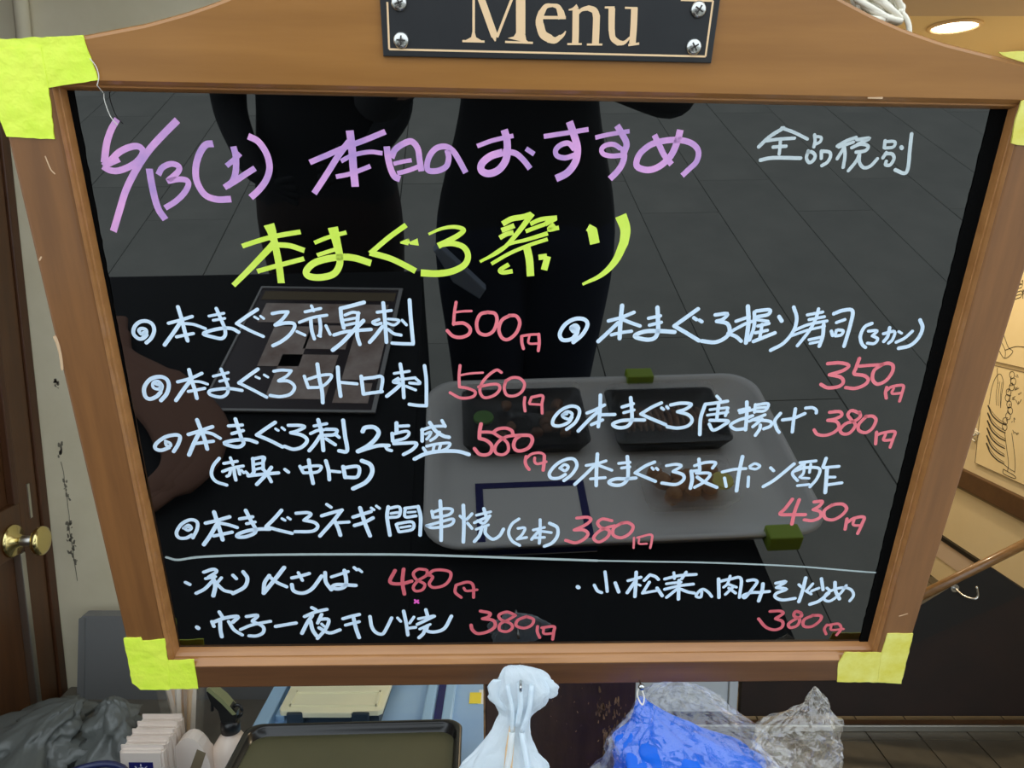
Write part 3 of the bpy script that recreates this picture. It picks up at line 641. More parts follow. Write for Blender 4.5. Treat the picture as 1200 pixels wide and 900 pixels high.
   '28 28 -2694 -1088 -2650 -1008 -2641 -941 -2690 -920 -2762 -959 -2813 -1036 -2803 -1087 -2748 -1091 -2698 -1063|22 22 -2754 -999 -2710 -968 -2692 -999 -2724 -1020 -2747 -994 -2707 -988|33 33 -2497 -850 -2480 -976 -2464 -1108|30 30 -2576 -952 -2487 -928 -2384 -894|33 33 -2495 -968 -2559 -1072 -2617 -1153|28 28 -2464 -952 -2400 -968 -2337 -993|28 28 -2530 -1072 -2382 -1037|28 28 -2307 -913 -2206 -894|25 25 -2260 -958 -2192 -942|30 30 -2252 -835 -2223 -929 -2195 -1028 -2267 -1076 -2341 -1083 -2338 -1057 -2261 -1025 -2166 -1009 -2086 -1009|30 30 -1976 -835 -2035 -906 -2110 -985|28 28 -2110 -985 -2020 -1018 -1914 -1050|22 22 -1980 -911 -1958 -927|22 22 -1934 -901 -1915 -917|27 27 -1866 -862 -1779 -856 -1752 -875 -1805 -922|28 28 -1809 -927 -1733 -946 -1707 -987 -1754 -1030 -1888 -1034|25 25 -1621 -781 -1590 -808|28 28 -1669 -886 -1594 -860 -1506 -833|30 30 -1513 -839 -1586 -939 -1697 -1075|31 31 -1572 -931 -1550 -995 -1535 -1068|25 25 -1544 -950 -1459 -944|29 29 -1424 -899 -1281 -847|29 29 -1418 -977 -1341 -949 -1269 -906|32 32 -1365 -814 -1334 -958 -1301 -1075|22 22 -1278 -814 -1257 -832|22 22 -1237 -796 -1213 -818|30 30 -1145 -805 -1158 -900 -1143 -1069|25 25 -1142 -818 -1058 -806 -1064 -888 -1136 -903|22 22 -1127 -865 -1071 -856|30 30 -911 -803 -894 -901 -903 -1070|25 25 -1016 -818 -914 -803|25 25 -1012 -821 -1015 -897 -930 -888|19 19 -993 -856 -933 -850|25 25 -1089 -968 -1070 -1037|25 25 -1078 -961 -963 -945 -961 -1013 -1064 -1039|20 20 -1055 -997 -977 -984|30 30 -737 -751 -733 -933 -736 -1120|25 25 -805 -845 -796 -904|25 25 -803 -857 -711 -822 -644 -830 -672 -878 -790 -904|25 25 -849 -981 -726 -941 -638 -918 -659 -974 -795 -1001 -849 -981|30 30 -557 -791 -553 -966 -558 -1137|22 22 -584 -889 -561 -915|25 25 -523 -958 -489 -1007|25 25 -530 -921 -489 -870|28 28 -395 -823 -374 -902|22 22 -453 -883 -341 -851|25 25 -469 -953 -347 -889|25 25 -347 -889 -394 -958 -442 -934|23 23 -455 -1015 -358 -975|28 28 -408 -991 -428 -1072 -469 -1132|28 28 -380 -999 -380 -1056 -325 -1110 -270 -1081 -237 -1015|25 25 -116 -919 -170 -967 -195 -1048 -166 -1127 -103 -1172|23 23 -121 -1008 -66 -1005 -85 -1065 -125 -1111|23 23 -125 -1111 -50 -1095|25 25 54 -927 58 -1033 55 -1151|23 23 3 -1024 91 -1000|26 26 44 -1036 -8 -1114|23 23 72 -1036 148 -1049|23 23 19 -1098 95 -1095|28 28 131 -960 194 -1001 198 -1082 159 -1148 98 -1181'),
  ('coral red price 380円 beside the skewer line', 'red', 'round',
   '27 27 347 -912 429 -904 461 -928 420 -977 333 -1025|28 28 333 -1025 409 -1026 446 -1064 414 -1116 347 -1149 269 -1124|27 27 630 -937 554 -921 517 -956 545 -1002 614 -1031 607 -1092 541 -1142 494 -1103 534 -1038 601 -1002 655 -986|28 28 708 -962 650 -1010 654 -1076 719 -1101 785 -1060 807 -994 763 -957 708 -962|18 18 823 -1101 828 -1201|17 17 867 -1118 870 -1160 933 -1160|20 20 851 -1101 960 -1072 970 -1135 965 -1202'),
  ('thin pale marker line ruled across the board', 'rule', 'round',
   '20 20 -2929 -1274 -2846 -1300 -2694 -1276 -2423 -1260 -2098 -1254 -1745 -1252 -1335 -1254 -993 -1259 -579 -1275 -163 -1294 257 -1313 539 -1326|14 14 539 -1326 964 -1337 1392 -1348 1824 -1368 2261 -1396 2705 -1442 2914 -1461'),
  ('pale blue marker line reading ・承り〆さば', 'blue', 'round',
   '29 29 -2814 -1522 -2784 -1543|29 29 -2654 -1421 -2575 -1393 -2554 -1418 -2624 -1472|26 26 -2649 -1486 -2568 -1466|35 35 -2592 -1466 -2580 -1554 -2610 -1658|29 29 -2598 -1511 -2670 -1588 -2745 -1632|26 26 -2521 -1478 -2563 -1529|29 29 -2567 -1537 -2518 -1603 -2454 -1624|29 29 -2426 -1453 -2403 -1487|32 32 -2340 -1420 -2314 -1488 -2349 -1573 -2449 -1636|35 35 -2008 -1380 -2095 -1498 -2199 -1635|32 32 -2199 -1630 -2181 -1531 -2135 -1458|29 29 -2140 -1463 -2084 -1524 -2006 -1572|29 29 -1956 -1483 -1886 -1465 -1812 -1440|26 26 -1899 -1431 -1873 -1508|32 32 -1962 -1550 -1952 -1614 -1880 -1637 -1800 -1591 -1714 -1466|32 32 -1683 -1432 -1684 -1526 -1645 -1604|26 26 -1635 -1475 -1496 -1422|32 32 -1526 -1411 -1518 -1493 -1527 -1565 -1584 -1596 -1639 -1582 -1595 -1553 -1443 -1562|26 26 -1446 -1383 -1426 -1405|23 23 -1410 -1400 -1386 -1426'),
  ('dull red price 480円 beside the mackerel line', 'darkred', 'round',
   '31 31 -1116 -1414 -1162 -1530 -1072 -1548 -985 -1522|31 31 -1046 -1402 -1060 -1531 -1048 -1653|25 25 -866 -1408 -928 -1403 -968 -1445 -945 -1506 -879 -1553 -899 -1610 -955 -1622 -972 -1580 -928 -1514 -860 -1463 -856 -1415|26 26 -849 -1463 -803 -1416 -720 -1413 -664 -1439 -672 -1507 -722 -1568 -807 -1588 -841 -1549 -811 -1481 -860 -1455|26 26 -620 -1565 -627 -1638 -579 -1691|26 26 -609 -1560 -525 -1534 -479 -1569 -475 -1692|23 23 -556 -1595 -532 -1625 -447 -1613'),
  ('tiny magenta ink speck under the price 480円', 'magenta', 'round',
   '16 16 -965 -1715 -935 -1745|16 16 -966 -1745 -937 -1720'),
  ('pale blue marker line reading ・穴子一夜干し焼', 'blue', 'round',
   '37 37 -2787 -1984 -2779 -1994|30 30 -2583 -1825 -2566 -1873|30 30 -2657 -1926 -2647 -1977|33 33 -2646 -1932 -2543 -1888 -2436 -1874 -2485 -1933|33 33 -2589 -1923 -2598 -2014 -2596 -2087|30 30 -2519 -1927 -2485 -2015 -2424 -2070|30 30 -2366 -1875 -2273 -1863 -2322 -1922|30 30 -2322 -1926 -2243 -1981 -2247 -2045 -2304 -2081 -2368 -2080|28 28 -2431 -2012 -2326 -1962 -2174 -1927|31 31 -2137 -1982 -1964 -1947|30 30 -1819 -1787 -1789 -1809|30 30 -1887 -1880 -1791 -1832 -1697 -1806|33 33 -1822 -1868 -1872 -1948 -1924 -2057|33 33 -1842 -1930 -1832 -2021 -1804 -2086|30 30 -1744 -1859 -1784 -1949|30 30 -1769 -1910 -1691 -1914 -1720 -2008 -1799 -2114|24 24 -1752 -1959 -1732 -1986|31 31 -1776 -2000 -1695 -2056 -1604 -2024|30 30 -1570 -1906 -1497 -1880 -1432 -1862|28 28 -1553 -1973 -1437 -1938|33 33 -1481 -1898 -1469 -2007 -1447 -2108|30 30 -1344 -1885 -1335 -1990 -1304 -2054 -1250 -2073 -1211 -2010 -1164 -1901|30 30 -1061 -1830 -1044 -1956 -1034 -2085|24 24 -1114 -1901 -1089 -1938|28 28 -1024 -2011 -966 -2003|25 25 -1015 -1957 -977 -1894|30 30 -875 -1817 -856 -1913|25 25 -939 -1912 -812 -1882|28 28 -951 -1972 -805 -1886|25 25 -931 -2022 -843 -1973|31 31 -887 -2022 -903 -2072 -940 -2114|31 31 -865 -1986 -871 -2041 -801 -2054 -721 -2015 -662 -1887'),
  ('dull red price 380円 beside the conger eel line', 'darkred', 'round',
   '30 30 -417 -1836 -338 -1858 -352 -1899 -398 -1917|30 30 -398 -1917 -309 -1936 -293 -2000 -351 -2055 -438 -2077 -485 -2035 -496 -1984|27 27 -129 -1878 -194 -1847 -259 -1877 -244 -1928 -163 -1969 -145 -2017 -190 -2057 -252 -2038 -247 -1973 -178 -1928 -121 -1883|27 27 -27 -1897 -98 -1933 -112 -1993 -45 -2021 19 -1989 32 -1927 -27 -1897|27 27 71 -2004 70 -2060 93 -2125|24 24 123 -2027 129 -2083 206 -2080|27 27 108 -2019 210 -2006 212 -2061 206 -2145'),
  ('pale blue marker line reading 本まぐろ握り寿司(3カン)', 'blue', 'round',
   '29 29 240 583 301 642 334 714 310 756 243 760 175 719 139 648 159 602 215 603 256 632|36 36 222 694 248 709 266 687 242 668 223 687|29 29 266 675 262 649 244 629|31 31 571 862 569 735 572 616|26 26 482 747 572 774 660 813|29 29 551 732 494 670 419 591|26 26 592 755 649 733 712 711|24 24 511 642 581 660 654 671|24 24 768 769 852 789|24 24 779 718 863 740|31 31 824 850 838 750 845 673 826 621 771 607 689 626 693 648 765 672 876 673 966 667|29 29 1116 842 1038 778 959 713|29 29 959 713 1051 662 1151 603|26 26 1094 776 1114 763|26 26 1136 759 1155 747|26 26 1245 799 1332 809 1305 767 1263 752|29 29 1263 752 1340 735 1366 677 1342 627 1271 591 1173 600|31 31 1472 865 1494 743 1498 589|24 24 1402 753 1493 788|24 24 1356 661 1465 730 1535 759|27 27 1360 658 1415 638 1461 602|26 26 1537 831 1632 841 1627 806 1555 789|26 26 1525 823 1539 718 1520 610|22 22 1546 767 1635 755|24 24 1566 718 1644 738|24 24 1595 731 1594 616|24 24 1555 666 1640 686|27 27 1552 600 1699 667|29 29 1710 790 1734 758|26 26 1804 862 1840 779 1832 681 1775 588 1689 532|24 24 1986 851 1980 780 1947 682 1881 569|22 22 1913 805 2021 828|22 22 1932 770 2040 793|22 22 1832 684 1938 734 2065 761|20 20 1822 644 1934 689 2054 720|27 27 2045 735 2055 644 2044 567|22 22 1959 616 2046 637|20 20 1971 587 2044 604|27 27 2104 816 2168 842 2237 838 2241 724 2228 568|22 22 2136 749 2194 773|25 25 2111 683 2127 651|22 22 2147 690 2145 651|22 22 2157 694 2198 687 2189 655 2149 647|25 25 2398 745 2350 718 2333 646 2358 586 2389 560|22 22 2385 686 2448 689 2421 649|22 22 2424 649 2466 627 2449 591 2397 593|22 22 2500 667 2578 685 2577 621 2554 594|25 25 2536 713 2536 647 2516 607|20 20 2610 685 2634 672|23 23 2610 602 2666 635 2711 688|27 27 2747 774 2780 715 2768 636 2718 576 2639 555'),
  ('coral red price 350円 below the nigiri line', 'red', 'round',
   '27 27 2133 430 2222 437 2293 417 2260 376 2163 341|27 27 2163 341 2251 321 2279 280 2249 245 2170 235 2113 262|27 27 2362 472 2352 397 2349 349 2425 336 2465 302 2445 260 2379 231 2306 238|25 25 2375 411 2457 419 2527 422|27 27 2546 426 2494 378 2496 309 2541 267 2600 295 2634 365 2625 420 2582 436 2534 422|25 25 2619 240 2619 198 2635 152|23 23 2622 212 2657 246 2740 257 2747 198 2743 127|20 20 2674 233 2671 191 2741 194'),
  ('pale blue marker line reading 本まぐろ唐揚げ', 'blue', 'round',
   '26 26 226 -119 288 -61 316 15 300 63 242 74 173 38 125 -26 121 -80 173 -90 236 -61 260 -18|23 23 188 3 225 29 261 10 241 -32 198 -18 188 3 220 10|28 28 464 166 469 32 465 -96|26 26 373 18 436 47 500 86|28 28 450 25 390 -39 315 -133|26 26 477 4 583 7|26 26 412 -79 493 -39|26 26 634 69 715 97|23 23 650 22 726 45|28 28 692 146 710 33 714 -49 679 -96 615 -103 573 -74 636 -45 726 -38 811 -38|26 26 927 105 859 69 780 12|26 26 780 12 869 -30 977 -77|23 23 932 63 949 51|23 23 970 74 982 60|26 26 999 88 1075 103 1154 95 1119 56 1057 32|26 26 1057 32 1140 7 1176 -39 1148 -87 1072 -106 992 -95|23 23 1339 163 1369 132|26 26 1260 95 1347 107 1425 121|28 28 1258 85 1239 -22 1249 -160|21 21 1302 50 1430 68|21 21 1288 4 1441 29|26 26 1362 90 1363 -18|23 23 1437 65 1426 0|26 26 1313 -39 1451 -43 1423 -79 1350 -123 1311 -72|26 26 1524 44 1599 65|26 26 1617 -9 1535 -35 1476 -79 1520 -115 1586 -110|28 28 1573 115 1588 8 1597 -119|23 23 1533 25 1628 51|24 24 1573 -21 1635 1|23 23 1648 91 1737 102 1723 45 1645 37|23 23 1641 94 1644 30|21 21 1652 66 1722 73|24 24 1616 -46 1728 9|26 26 1640 -32 1774 -46 1786 -85 1737 -110|24 24 1712 -27 1649 -93|26 26 1706 -78 1705 -114 1680 -166|26 26 1845 21 1812 -41 1836 -107 1861 -139|26 26 1871 -34 1954 -19 2033 21|26 26 1954 60 1956 -34 1963 -136|24 24 2031 67 2083 70 2115 50 2120 25'),
  ('coral red price 380円 beside the fried bluefin line', 'red', 'round',
   '26 26 2222 32 2300 37 2320 4 2272 -25 2221 -36|26 26 2221 -36 2290 -47 2318 -91 2293 -135 2232 -164 2164 -157 2130 -118|26 26 2454 26 2390 47 2368 11 2407 -35 2444 -76 2415 -142 2364 -152 2333 -117 2366 -64 2434 -39 2467 -3 2453 33|26 26 2513 -3 2470 -68 2480 -120 2536 -141 2581 -105 2596 -34 2562 0 2509 -3|26 26 2622 -137 2637 -238|24 24 2697 -157 2694 -205 2761 -202|24 24 2627 -163 2673 -143 2764 -131 2765 -193 2758 -268'),
  ('pale blue marker line reading 本まぐろ皮ポン酢', 'blue', 'round',
   '27 27 228 -566 285 -512 321 -436 298 -379 239 -376 164 -421 112 -497 127 -543 187 -543 235 -512|24 24 190 -455 225 -424 255 -444 233 -479 196 -459|29 29 474 -331 476 -467 483 -612|24 24 394 -432 479 -414 544 -391|27 27 460 -429 392 -512 314 -601|24 24 494 -432 596 -474|25 25 435 -551 548 -540|24 24 645 -413 731 -403|24 24 671 -454 734 -444|29 29 707 -353 723 -466 723 -558 680 -605 613 -605 581 -577 635 -551 716 -551 789 -543|27 27 924 -401 854 -436 781 -497|27 27 781 -497 863 -535 947 -574|22 22 908 -451 921 -466|22 22 942 -454 957 -469|24 24 1020 -433 1093 -421 1137 -436 1079 -482|27 27 1079 -485 1156 -512 1168 -558 1112 -602 1000 -589|27 27 1268 -375 1285 -463|25 25 1241 -433 1319 -405 1402 -405 1385 -454|30 30 1220 -481 1236 -558 1231 -636|25 25 1236 -481 1287 -474|25 25 1263 -500 1371 -504 1339 -574 1264 -628|28 28 1274 -535 1340 -582 1441 -628|25 25 1467 -489 1556 -466 1649 -458|30 30 1607 -352 1600 -497 1603 -660|25 25 1491 -543 1515 -621|25 25 1681 -535 1689 -621|22 22 1676 -438 1713 -414 1757 -435 1728 -463 1682 -454|25 25 1844 -451 1872 -478|28 28 1812 -621 1895 -558 2024 -417|25 25 2071 -405 2193 -389|25 25 2108 -408 2035 -478 2031 -515 2077 -566|25 25 2039 -481 2122 -450 2233 -458 2232 -543 2188 -624|22 22 2106 -420 2114 -497 2090 -535|22 22 2158 -420 2160 -493|20 20 2105 -543 2167 -546|22 22 2085 -613 2177 -602|27 27 2270 -366 2260 -443|25 25 2265 -450 2386 -438|31 31 2294 -458 2309 -574 2321 -676|22 22 2316 -535 2373 -535|25 25 2329 -605 2438 -587'),
  ('coral red price 430円 below the bluefin skin line', 'red', 'round',
   '30 30 2065 -739 2022 -827 1989 -879 2087 -884 2196 -884|30 30 2122 -744 2104 -860 2102 -974|28 28 2247 -764 2313 -760 2296 -804 2253 -836|28 28 2253 -836 2313 -857 2323 -909 2265 -941 2197 -933|28 28 2399 -793 2346 -847 2366 -917 2433 -934 2495 -893 2525 -831 2489 -788 2432 -785 2393 -799|28 28 2547 -926 2552 -1025|23 23 2608 -926 2612 -983 2684 -989|28 28 2554 -962 2606 -919 2685 -910 2680 -984 2665 -1067'),
  ('pale blue marker line reading ・小松菜の肉みそ炒め', 'blue', 'round',
   '36 36 392 -1590 399 -1597|27 27 610 -1438 628 -1542 643 -1639|27 27 530 -1573 559 -1630 596 -1651|30 30 704 -1551 740 -1645|30 30 871 -1443 877 -1561 881 -1694|27 27 810 -1529 914 -1495|30 30 870 -1535 813 -1653|21 21 899 -1570 917 -1579|27 27 984 -1475 946 -1527|27 27 988 -1471 1035 -1489 1064 -1519|27 27 990 -1545 943 -1659|24 24 943 -1659 1078 -1630|30 30 1061 -1607 1112 -1687|27 27 1117 -1514 1235 -1480 1375 -1469|24 24 1186 -1450 1198 -1511|27 27 1289 -1446 1260 -1512|24 24 1136 -1563 1257 -1547|27 27 1127 -1620 1247 -1585 1363 -1568|30 30 1238 -1529 1254 -1724|27 27 1229 -1620 1151 -1705|27 27 1265 -1621 1326 -1649 1383 -1662|25 25 1445 -1650 1442 -1704 1401 -1693 1420 -1645 1454 -1622 1501 -1654 1536 -1699|30 30 1571 -1517 1599 -1709|27 27 1574 -1545 1672 -1518 1761 -1515 1774 -1710|24 24 1665 -1488 1653 -1567 1625 -1602|24 24 1657 -1570 1734 -1603|25 25 1650 -1677 1711 -1594|25 25 1670 -1611 1736 -1665|27 27 1819 -1536 1873 -1528 1902 -1554 1864 -1639 1823 -1714 1805 -1689 1867 -1661 1940 -1658 2023 -1649|31 31 1955 -1569 1959 -1640 1946 -1748|28 28 2064 -1564 2148 -1547 2078 -1609|28 28 2078 -1609 2166 -1627 2088 -1668 2083 -1709 2151 -1740 2256 -1723|31 31 2310 -1510 2307 -1643 2295 -1759|25 25 2264 -1580 2298 -1610|25 25 2382 -1572 2341 -1646|25 25 2337 -1646 2387 -1679|28 28 2446 -1519 2482 -1635|25 25 2385 -1647 2443 -1617|25 25 2512 -1617 2548 -1648|31 31 2537 -1671 2471 -1752 2396 -1788|31 31 2570 -1559 2591 -1645 2642 -1732|25 25 2674 -1592 2635 -1681 2567 -1753 2513 -1738 2517 -1680 2581 -1630 2666 -1613 2731 -1642 2757 -1700 2736 -1754'),
  ('dull red price 380円 below the komatsuna line', 'darkred', 'round',
   '28 28 2062 -1861 2148 -1858 2179 -1886 2123 -1936|28 28 2124 -1941 2189 -1973 2192 -2035 2129 -2062 2048 -2028 1975 -1940|28 28 2333 -1878 2286 -1863 2279 -1911 2335 -1952 2324 -2018 2268 -2039 2246 -1998 2290 -1952 2344 -1915 2333 -1878|28 28 2447 -1907 2376 -1953 2385 -2024 2458 -2028 2517 -1963 2513 -1913 2440 -1907|25 25 2586 -2011 2572 -2058 2598 -2114|22 22 2626 -2021 2638 -2068 2742 -2059|25 25 2602 -2015 2686 -2002 2721 -2059 2694 -2125'),
]

for li, (label, col, cap, data) in enumerate(LINES):
    V, F = [], []
    for k, st in enumerate(data.split('|')):
        q = [int(t) / 1e4 for t in st.split()]
        ribbon(V, F, list(zip(q[2::2], q[3::2])), q[0], q[1], cap, .0000, .00025 + k * 3e-6)
    nm = 'ruled_line' if col == 'rule' else 'ink_speck' if col == 'magenta' else 'written_price' if 'price' in label else 'written_line'
    obj(nm, (V, F), M[col], panel, label=label)

# ------------------------------------------------------------------ post the board hangs on
PO = empty('wooden_post', 'dark scuffed wooden post standing behind and below the menu board', 'post', (.0475, .72, 0))
obj('post_body', bx(-.0735, .0735, -.03, .03, 0, 1.25, bev=.0015), M['postwood'], PO)
obj('post_edge', bx(-.0755, -.0737, -.03, .03, 0, 1.25), M['postedge'], PO, label='pale worn left edge')
V, F = [], []
rnd = random.Random(9)
def fy(a, b, h): return (a, -h, b)
for cx, cz, sx, sz, cnt in ((.0395, .958, .003, .006, 22), (.0445, .93, .003, .012, 26), (.0555, .945, .003, .012, 22), (.052, .962, .008, .004, 12), (-.005, .945, .04, .04, 26), (.03, 1.0, .03, .03, 14)):
    for k in range(cnt):
        a = cx + rnd.gauss(0, sx); b = cz + rnd.gauss(0, sz); r = rnd.uniform(.0004, .0016) * (1 if sx > .02 else 1.5) * (.5 if sx > .02 else 1)
        if abs(a) > .07: continue
        ribbon(V, F, [(a, b), (a + rnd.uniform(-.0008, .0008), b + r * 2)], r, r * .5, 'round', .029, .0306, fy)
obj('scuff_marks', (V, F), M['worn'], PO, label='bare scuffed patches low on the post')['kind'] = 'stuff'

# ------------------------------------------------------------------ bags hanging below the board
WB = empty('white_plastic_bag', 'white translucent plastic bag knotted over a hook under the board', 'plastic bag', (.004, .585, 1.05))
k = [(-.002, .0, .0145, .003), (.000, .0, .0135, .009), (.003, 0, .0095, .0165), (.004, 0, .002, .0205), (.004, 0, -.006, .0215), (.003, 0, -.014, .021), (.002, 0, -.021, .0185), (.000, 0, -.028, .0135), (-.003, 0, -.036, .0145), (-.006, 0, -.052, .021), (-.009, 0, -.066, .028), (-.012, 0, -.08, .034), (-.015, 0, -.11, .043), (-.015, .0, -.16, .048), (-.014, 0, -.23, .045), (-.013, 0, -.25, .01)]
obj('bag_body', crumple(interp_rings(k, 70), 80, .17, 4, 3.3, .34, .006), M['whitebag'], WB)
V, F = crumple(interp_rings([(.017, -.001, .007, .003), (.022, -.001, .003, .0062), (.027, -.001, -.003, .0066), (.0285, -.001, -.010, .0052), (.027, -.001, -.014, .002)], 14), 20, .25, 3, 8.2, .25, .01)
obj('bag_ear', (V, F), M['whitebag'], WB, smooth=True)
V, F = crumple(interp_rings([(-.016, -.003, .004, .003), (-.019, -.003, -.004, .005), (-.017, -.003, -.013, .0055), (-.012, -.003, -.021, .004), (-.010, -.003, -.025, .001)], 14), 20, .3, 3, 5.2, .4, .01)
obj('bag_ear', (V, F), M['whitebag'], WB, smooth=True)
for q, (a, b, c, d, w_) in enumerate(((.002, .004, .000, -.034, .0022), (-.008, .002, -.004, -.040, .0018), (.012, .002, .004, -.040, .002), (-.004, -.040, -.016, -.10, .0026), (.004, -.040, .010, -.10, .0024))):
    obj('bag_fold', tube(bmesh.new(), smooth_line([(a, -.0078, b), ((a + c) / 2 + .002, -.0092 - (.004 if q > 2 else 0), (b + d) / 2), (c, -.008 - (.008 if q > 2 else 0), d)], 5), w_, 8), M['whitebag'], WB, smooth=True)
obj('pale_orange_content', tube(bmesh.new(), [(-.004, -.0065, -.036), (-.006, -.0085, -.055), (-.008, -.0125, -.08), (-.009, -.0155, -.12)], [.0022, .0035, .0035, .0035], 8), M['chop'], WB, smooth=True, label='pale orange sleeve showing through the bag')
obj('hook', tube(bmesh.new(), smooth_line([(.003, .018, .006), (.003, -.010, .004), (.003, -.012, .001), (.003, -.010, -.002)]), .0012, 8), M['screw'], WB, smooth=True, label='small steel hook through the bag')
BB = empty('blue_plastic_bag', 'bright blue plastic bag tied with string to a pin under the board', 'plastic bag', (.111, .612, 1.032))
k = [(0.001, -.0, -.012, .003), (.003, -.0, -.018, .006), (.010, -.004, -.028, .018), (.022, -.01, -.040, .036), (.033, -.015, -.055, .054), (.040, -.018, -.075, .066), (.045, -.02, -.11, .075), (.045, -.02, -.16, .075), (.042, -.02, -.23, .06), (.04, -.02, -.26, .015)]
obj('bag_body', crumple(interp_rings(k, 60), 80, .2, 7, 6.1, .5, .008), M['bluebag'], BB, smooth=True)
obj('tie_string', tube(bmesh.new(), smooth_line([(-.001, -.002, .0), (-.003, -.004, -.008), (.0015, -.004, -.017), (.003, -.004, -.010), (.000, -.002, -.001)]), .0007, 6), M['thread'], BB, label='white tie string')
obj('push_pin', lathe([(.0022, -.004), (.0028, -.002), (.0020, .0), (.0008, .002), (.0006, .018)], 14, (0, -.004, .001), 'y'), M['screw'], BB, smooth=True, label='steel push pin')
CB = empty('clear_plastic_bag', 'crumpled clear plastic bag wrapped loosely around the blue bag', 'plastic bag', (.142, .612, 1.026))
k = [(.000, .0, .006, .008), (.000, .0, .002, .022), (.004, -.0, -.008, .034), (.006, -.004, -.020, .046), (.010, -.01, -.036, .062), (.014, -.012, -.055, .072), (.018, -.015, -.08, .083), (.020, -.018, -.12, .09), (.02, -.018, -.18, .09), (.018, -.018, -.25, .07), (.016, -.018, -.27, .02)]
obj('bag_body', crumple(interp_rings(k, 46), 72, .2, 9, 12.7, .45, .03), M['clear'], CB)
CW = empty('clear_plastic_bag', 'clear plastic bag with a pointed peak right of the blue bag', 'plastic bag', (.249, .600, 1.028))
k = [(.008, .0, .008, .001), (.009, .0, .002, .005), (.010, .0, -.006, .010), (.006, .0, -.014, .017), (.001, .0, -.024, .029), (-.003, 0, -.036, .036), (-.006, 0, -.052, .041), (-.008, 0, -.07, .043), (-.01, 0, -.12, .045), (-.01, 0, -.2, .04), (-.01, 0, -.22, .01)]
obj('bag_body', crumple(interp_rings(k, 34), 40, .2, 6, 21.3, .5, .04), M['clearwarm'], CW)

# ------------------------------------------------------------------ cord on the top edge
RC = empty('cream_cord', 'cream cord bunched on the top edge of the board', 'cord', (.246, .548, 1.556))
bm = bmesh.new(); rnd = random.Random(2)
for kx in range(9):
    ph = kx * .7
    pts = [(-.006 + .004 * (kx % 3) + .012 * math.cos(t * .8 + ph) + rnd.uniform(-.001, .001), .010 * math.sin(t * .8 + ph) * .6, .012 * math.sin(t * .5 + ph) + .008) for t in range(12)]
    tube(bm, smooth_line(pts, 4), .0021, 7)
tube(bm, smooth_line([(.004, 0, .0), (.013, -.002, .001), (.018, -.003, -.006), (.019, -.003, -.016), (.017, -.003, -.03)], 5), .0018, 7)
obj('cord_coils', bm, M['rope'], RC, smooth=True)

# ------------------------------------------------------------------ left: counter and what stands on it
CT = empty('counter', 'low dark counter under the board in front of the cream wall', 'counter', (-.42, 1.0, 0))
obj('counter_top', bx(-.385, .36, -.3, .29, .585, .62, bev=.003), M['counter'], CT)
obj('counter_body', bx(-.37, .34, -.27, .28, 0, .585), M['postwood'], CT)
GP = empty('grey_bin_lid', 'flat grey plastic panel leaning against the cream wall behind the counter', 'plastic panel', (-.58, 1.26, .62))
obj('panel_sheet', prism([(-.188, 0), (.30, 0), (.30, .158), (-.166, .158), (-.172, .152)], -.012, .012, flip=lambda a, b, c: (a, c, b), bev=.004), M['greypanel'], GP)
obj('panel_lip', prism([(-.188, 0), (-.176, 0), (-.160, .155), (-.170, .155)], -.017, -.012, flip=lambda a, b, c: (a, c, b), bev=.001), M['greypanel'], GP)

GB = empty('grey_plastic_bag', 'crumpled grey plastic bag heaped on the counter by the door', 'plastic bag', (-.66, .98, .62))
k = [(.02, .05, .135, .01), (.0, .04, .125, .035), (-.02, .02, .105, .065), (-.03, .0, .08, .085), (-.03, -.02, .045, .10), (-.02, -.03, .0, .11)]
obj('bag_body', crumple(interp_rings(k, 26), 60, .42, 7, 31.0, .9, .02), M['greybag'], GB, smooth=True)
k = [(.085, .03, .150, .008), (.088, .03, .135, .022), (.09, .02, .11, .035), (.09, .01, .07, .05), (.09, .0, .0, .055)]
obj('bag_fold', crumple(interp_rings(k, 20), 48, .38, 7, 43.0, .8, .02), M['greybag'], GB, smooth=True)
HS = empty('coiled_cable', 'dark navy cable coiled in front of the grey bag', 'cable', (-.512, .84, .62))
bm = bmesh.new()
for q, (rr, dz) in enumerate(((.048, .0), (.044, -.012), (.040, -.024), (.045, -.034), (.040, -.045))):
    tube(bm, [(rr * math.cos(a * math.pi / 16), .004 * q + .012 * math.sin(a * math.pi / 7), .122 + dz + rr * math.sin(a * math.pi / 16)) for a in range(33)], .0042, 8)
obj('cable_loops', bm, M['hose'], HS, smooth=True)
obj('cable_core', bx(-.02, .02, -.01, .02, .0, .10, bev=.006), M['hose'], HS)

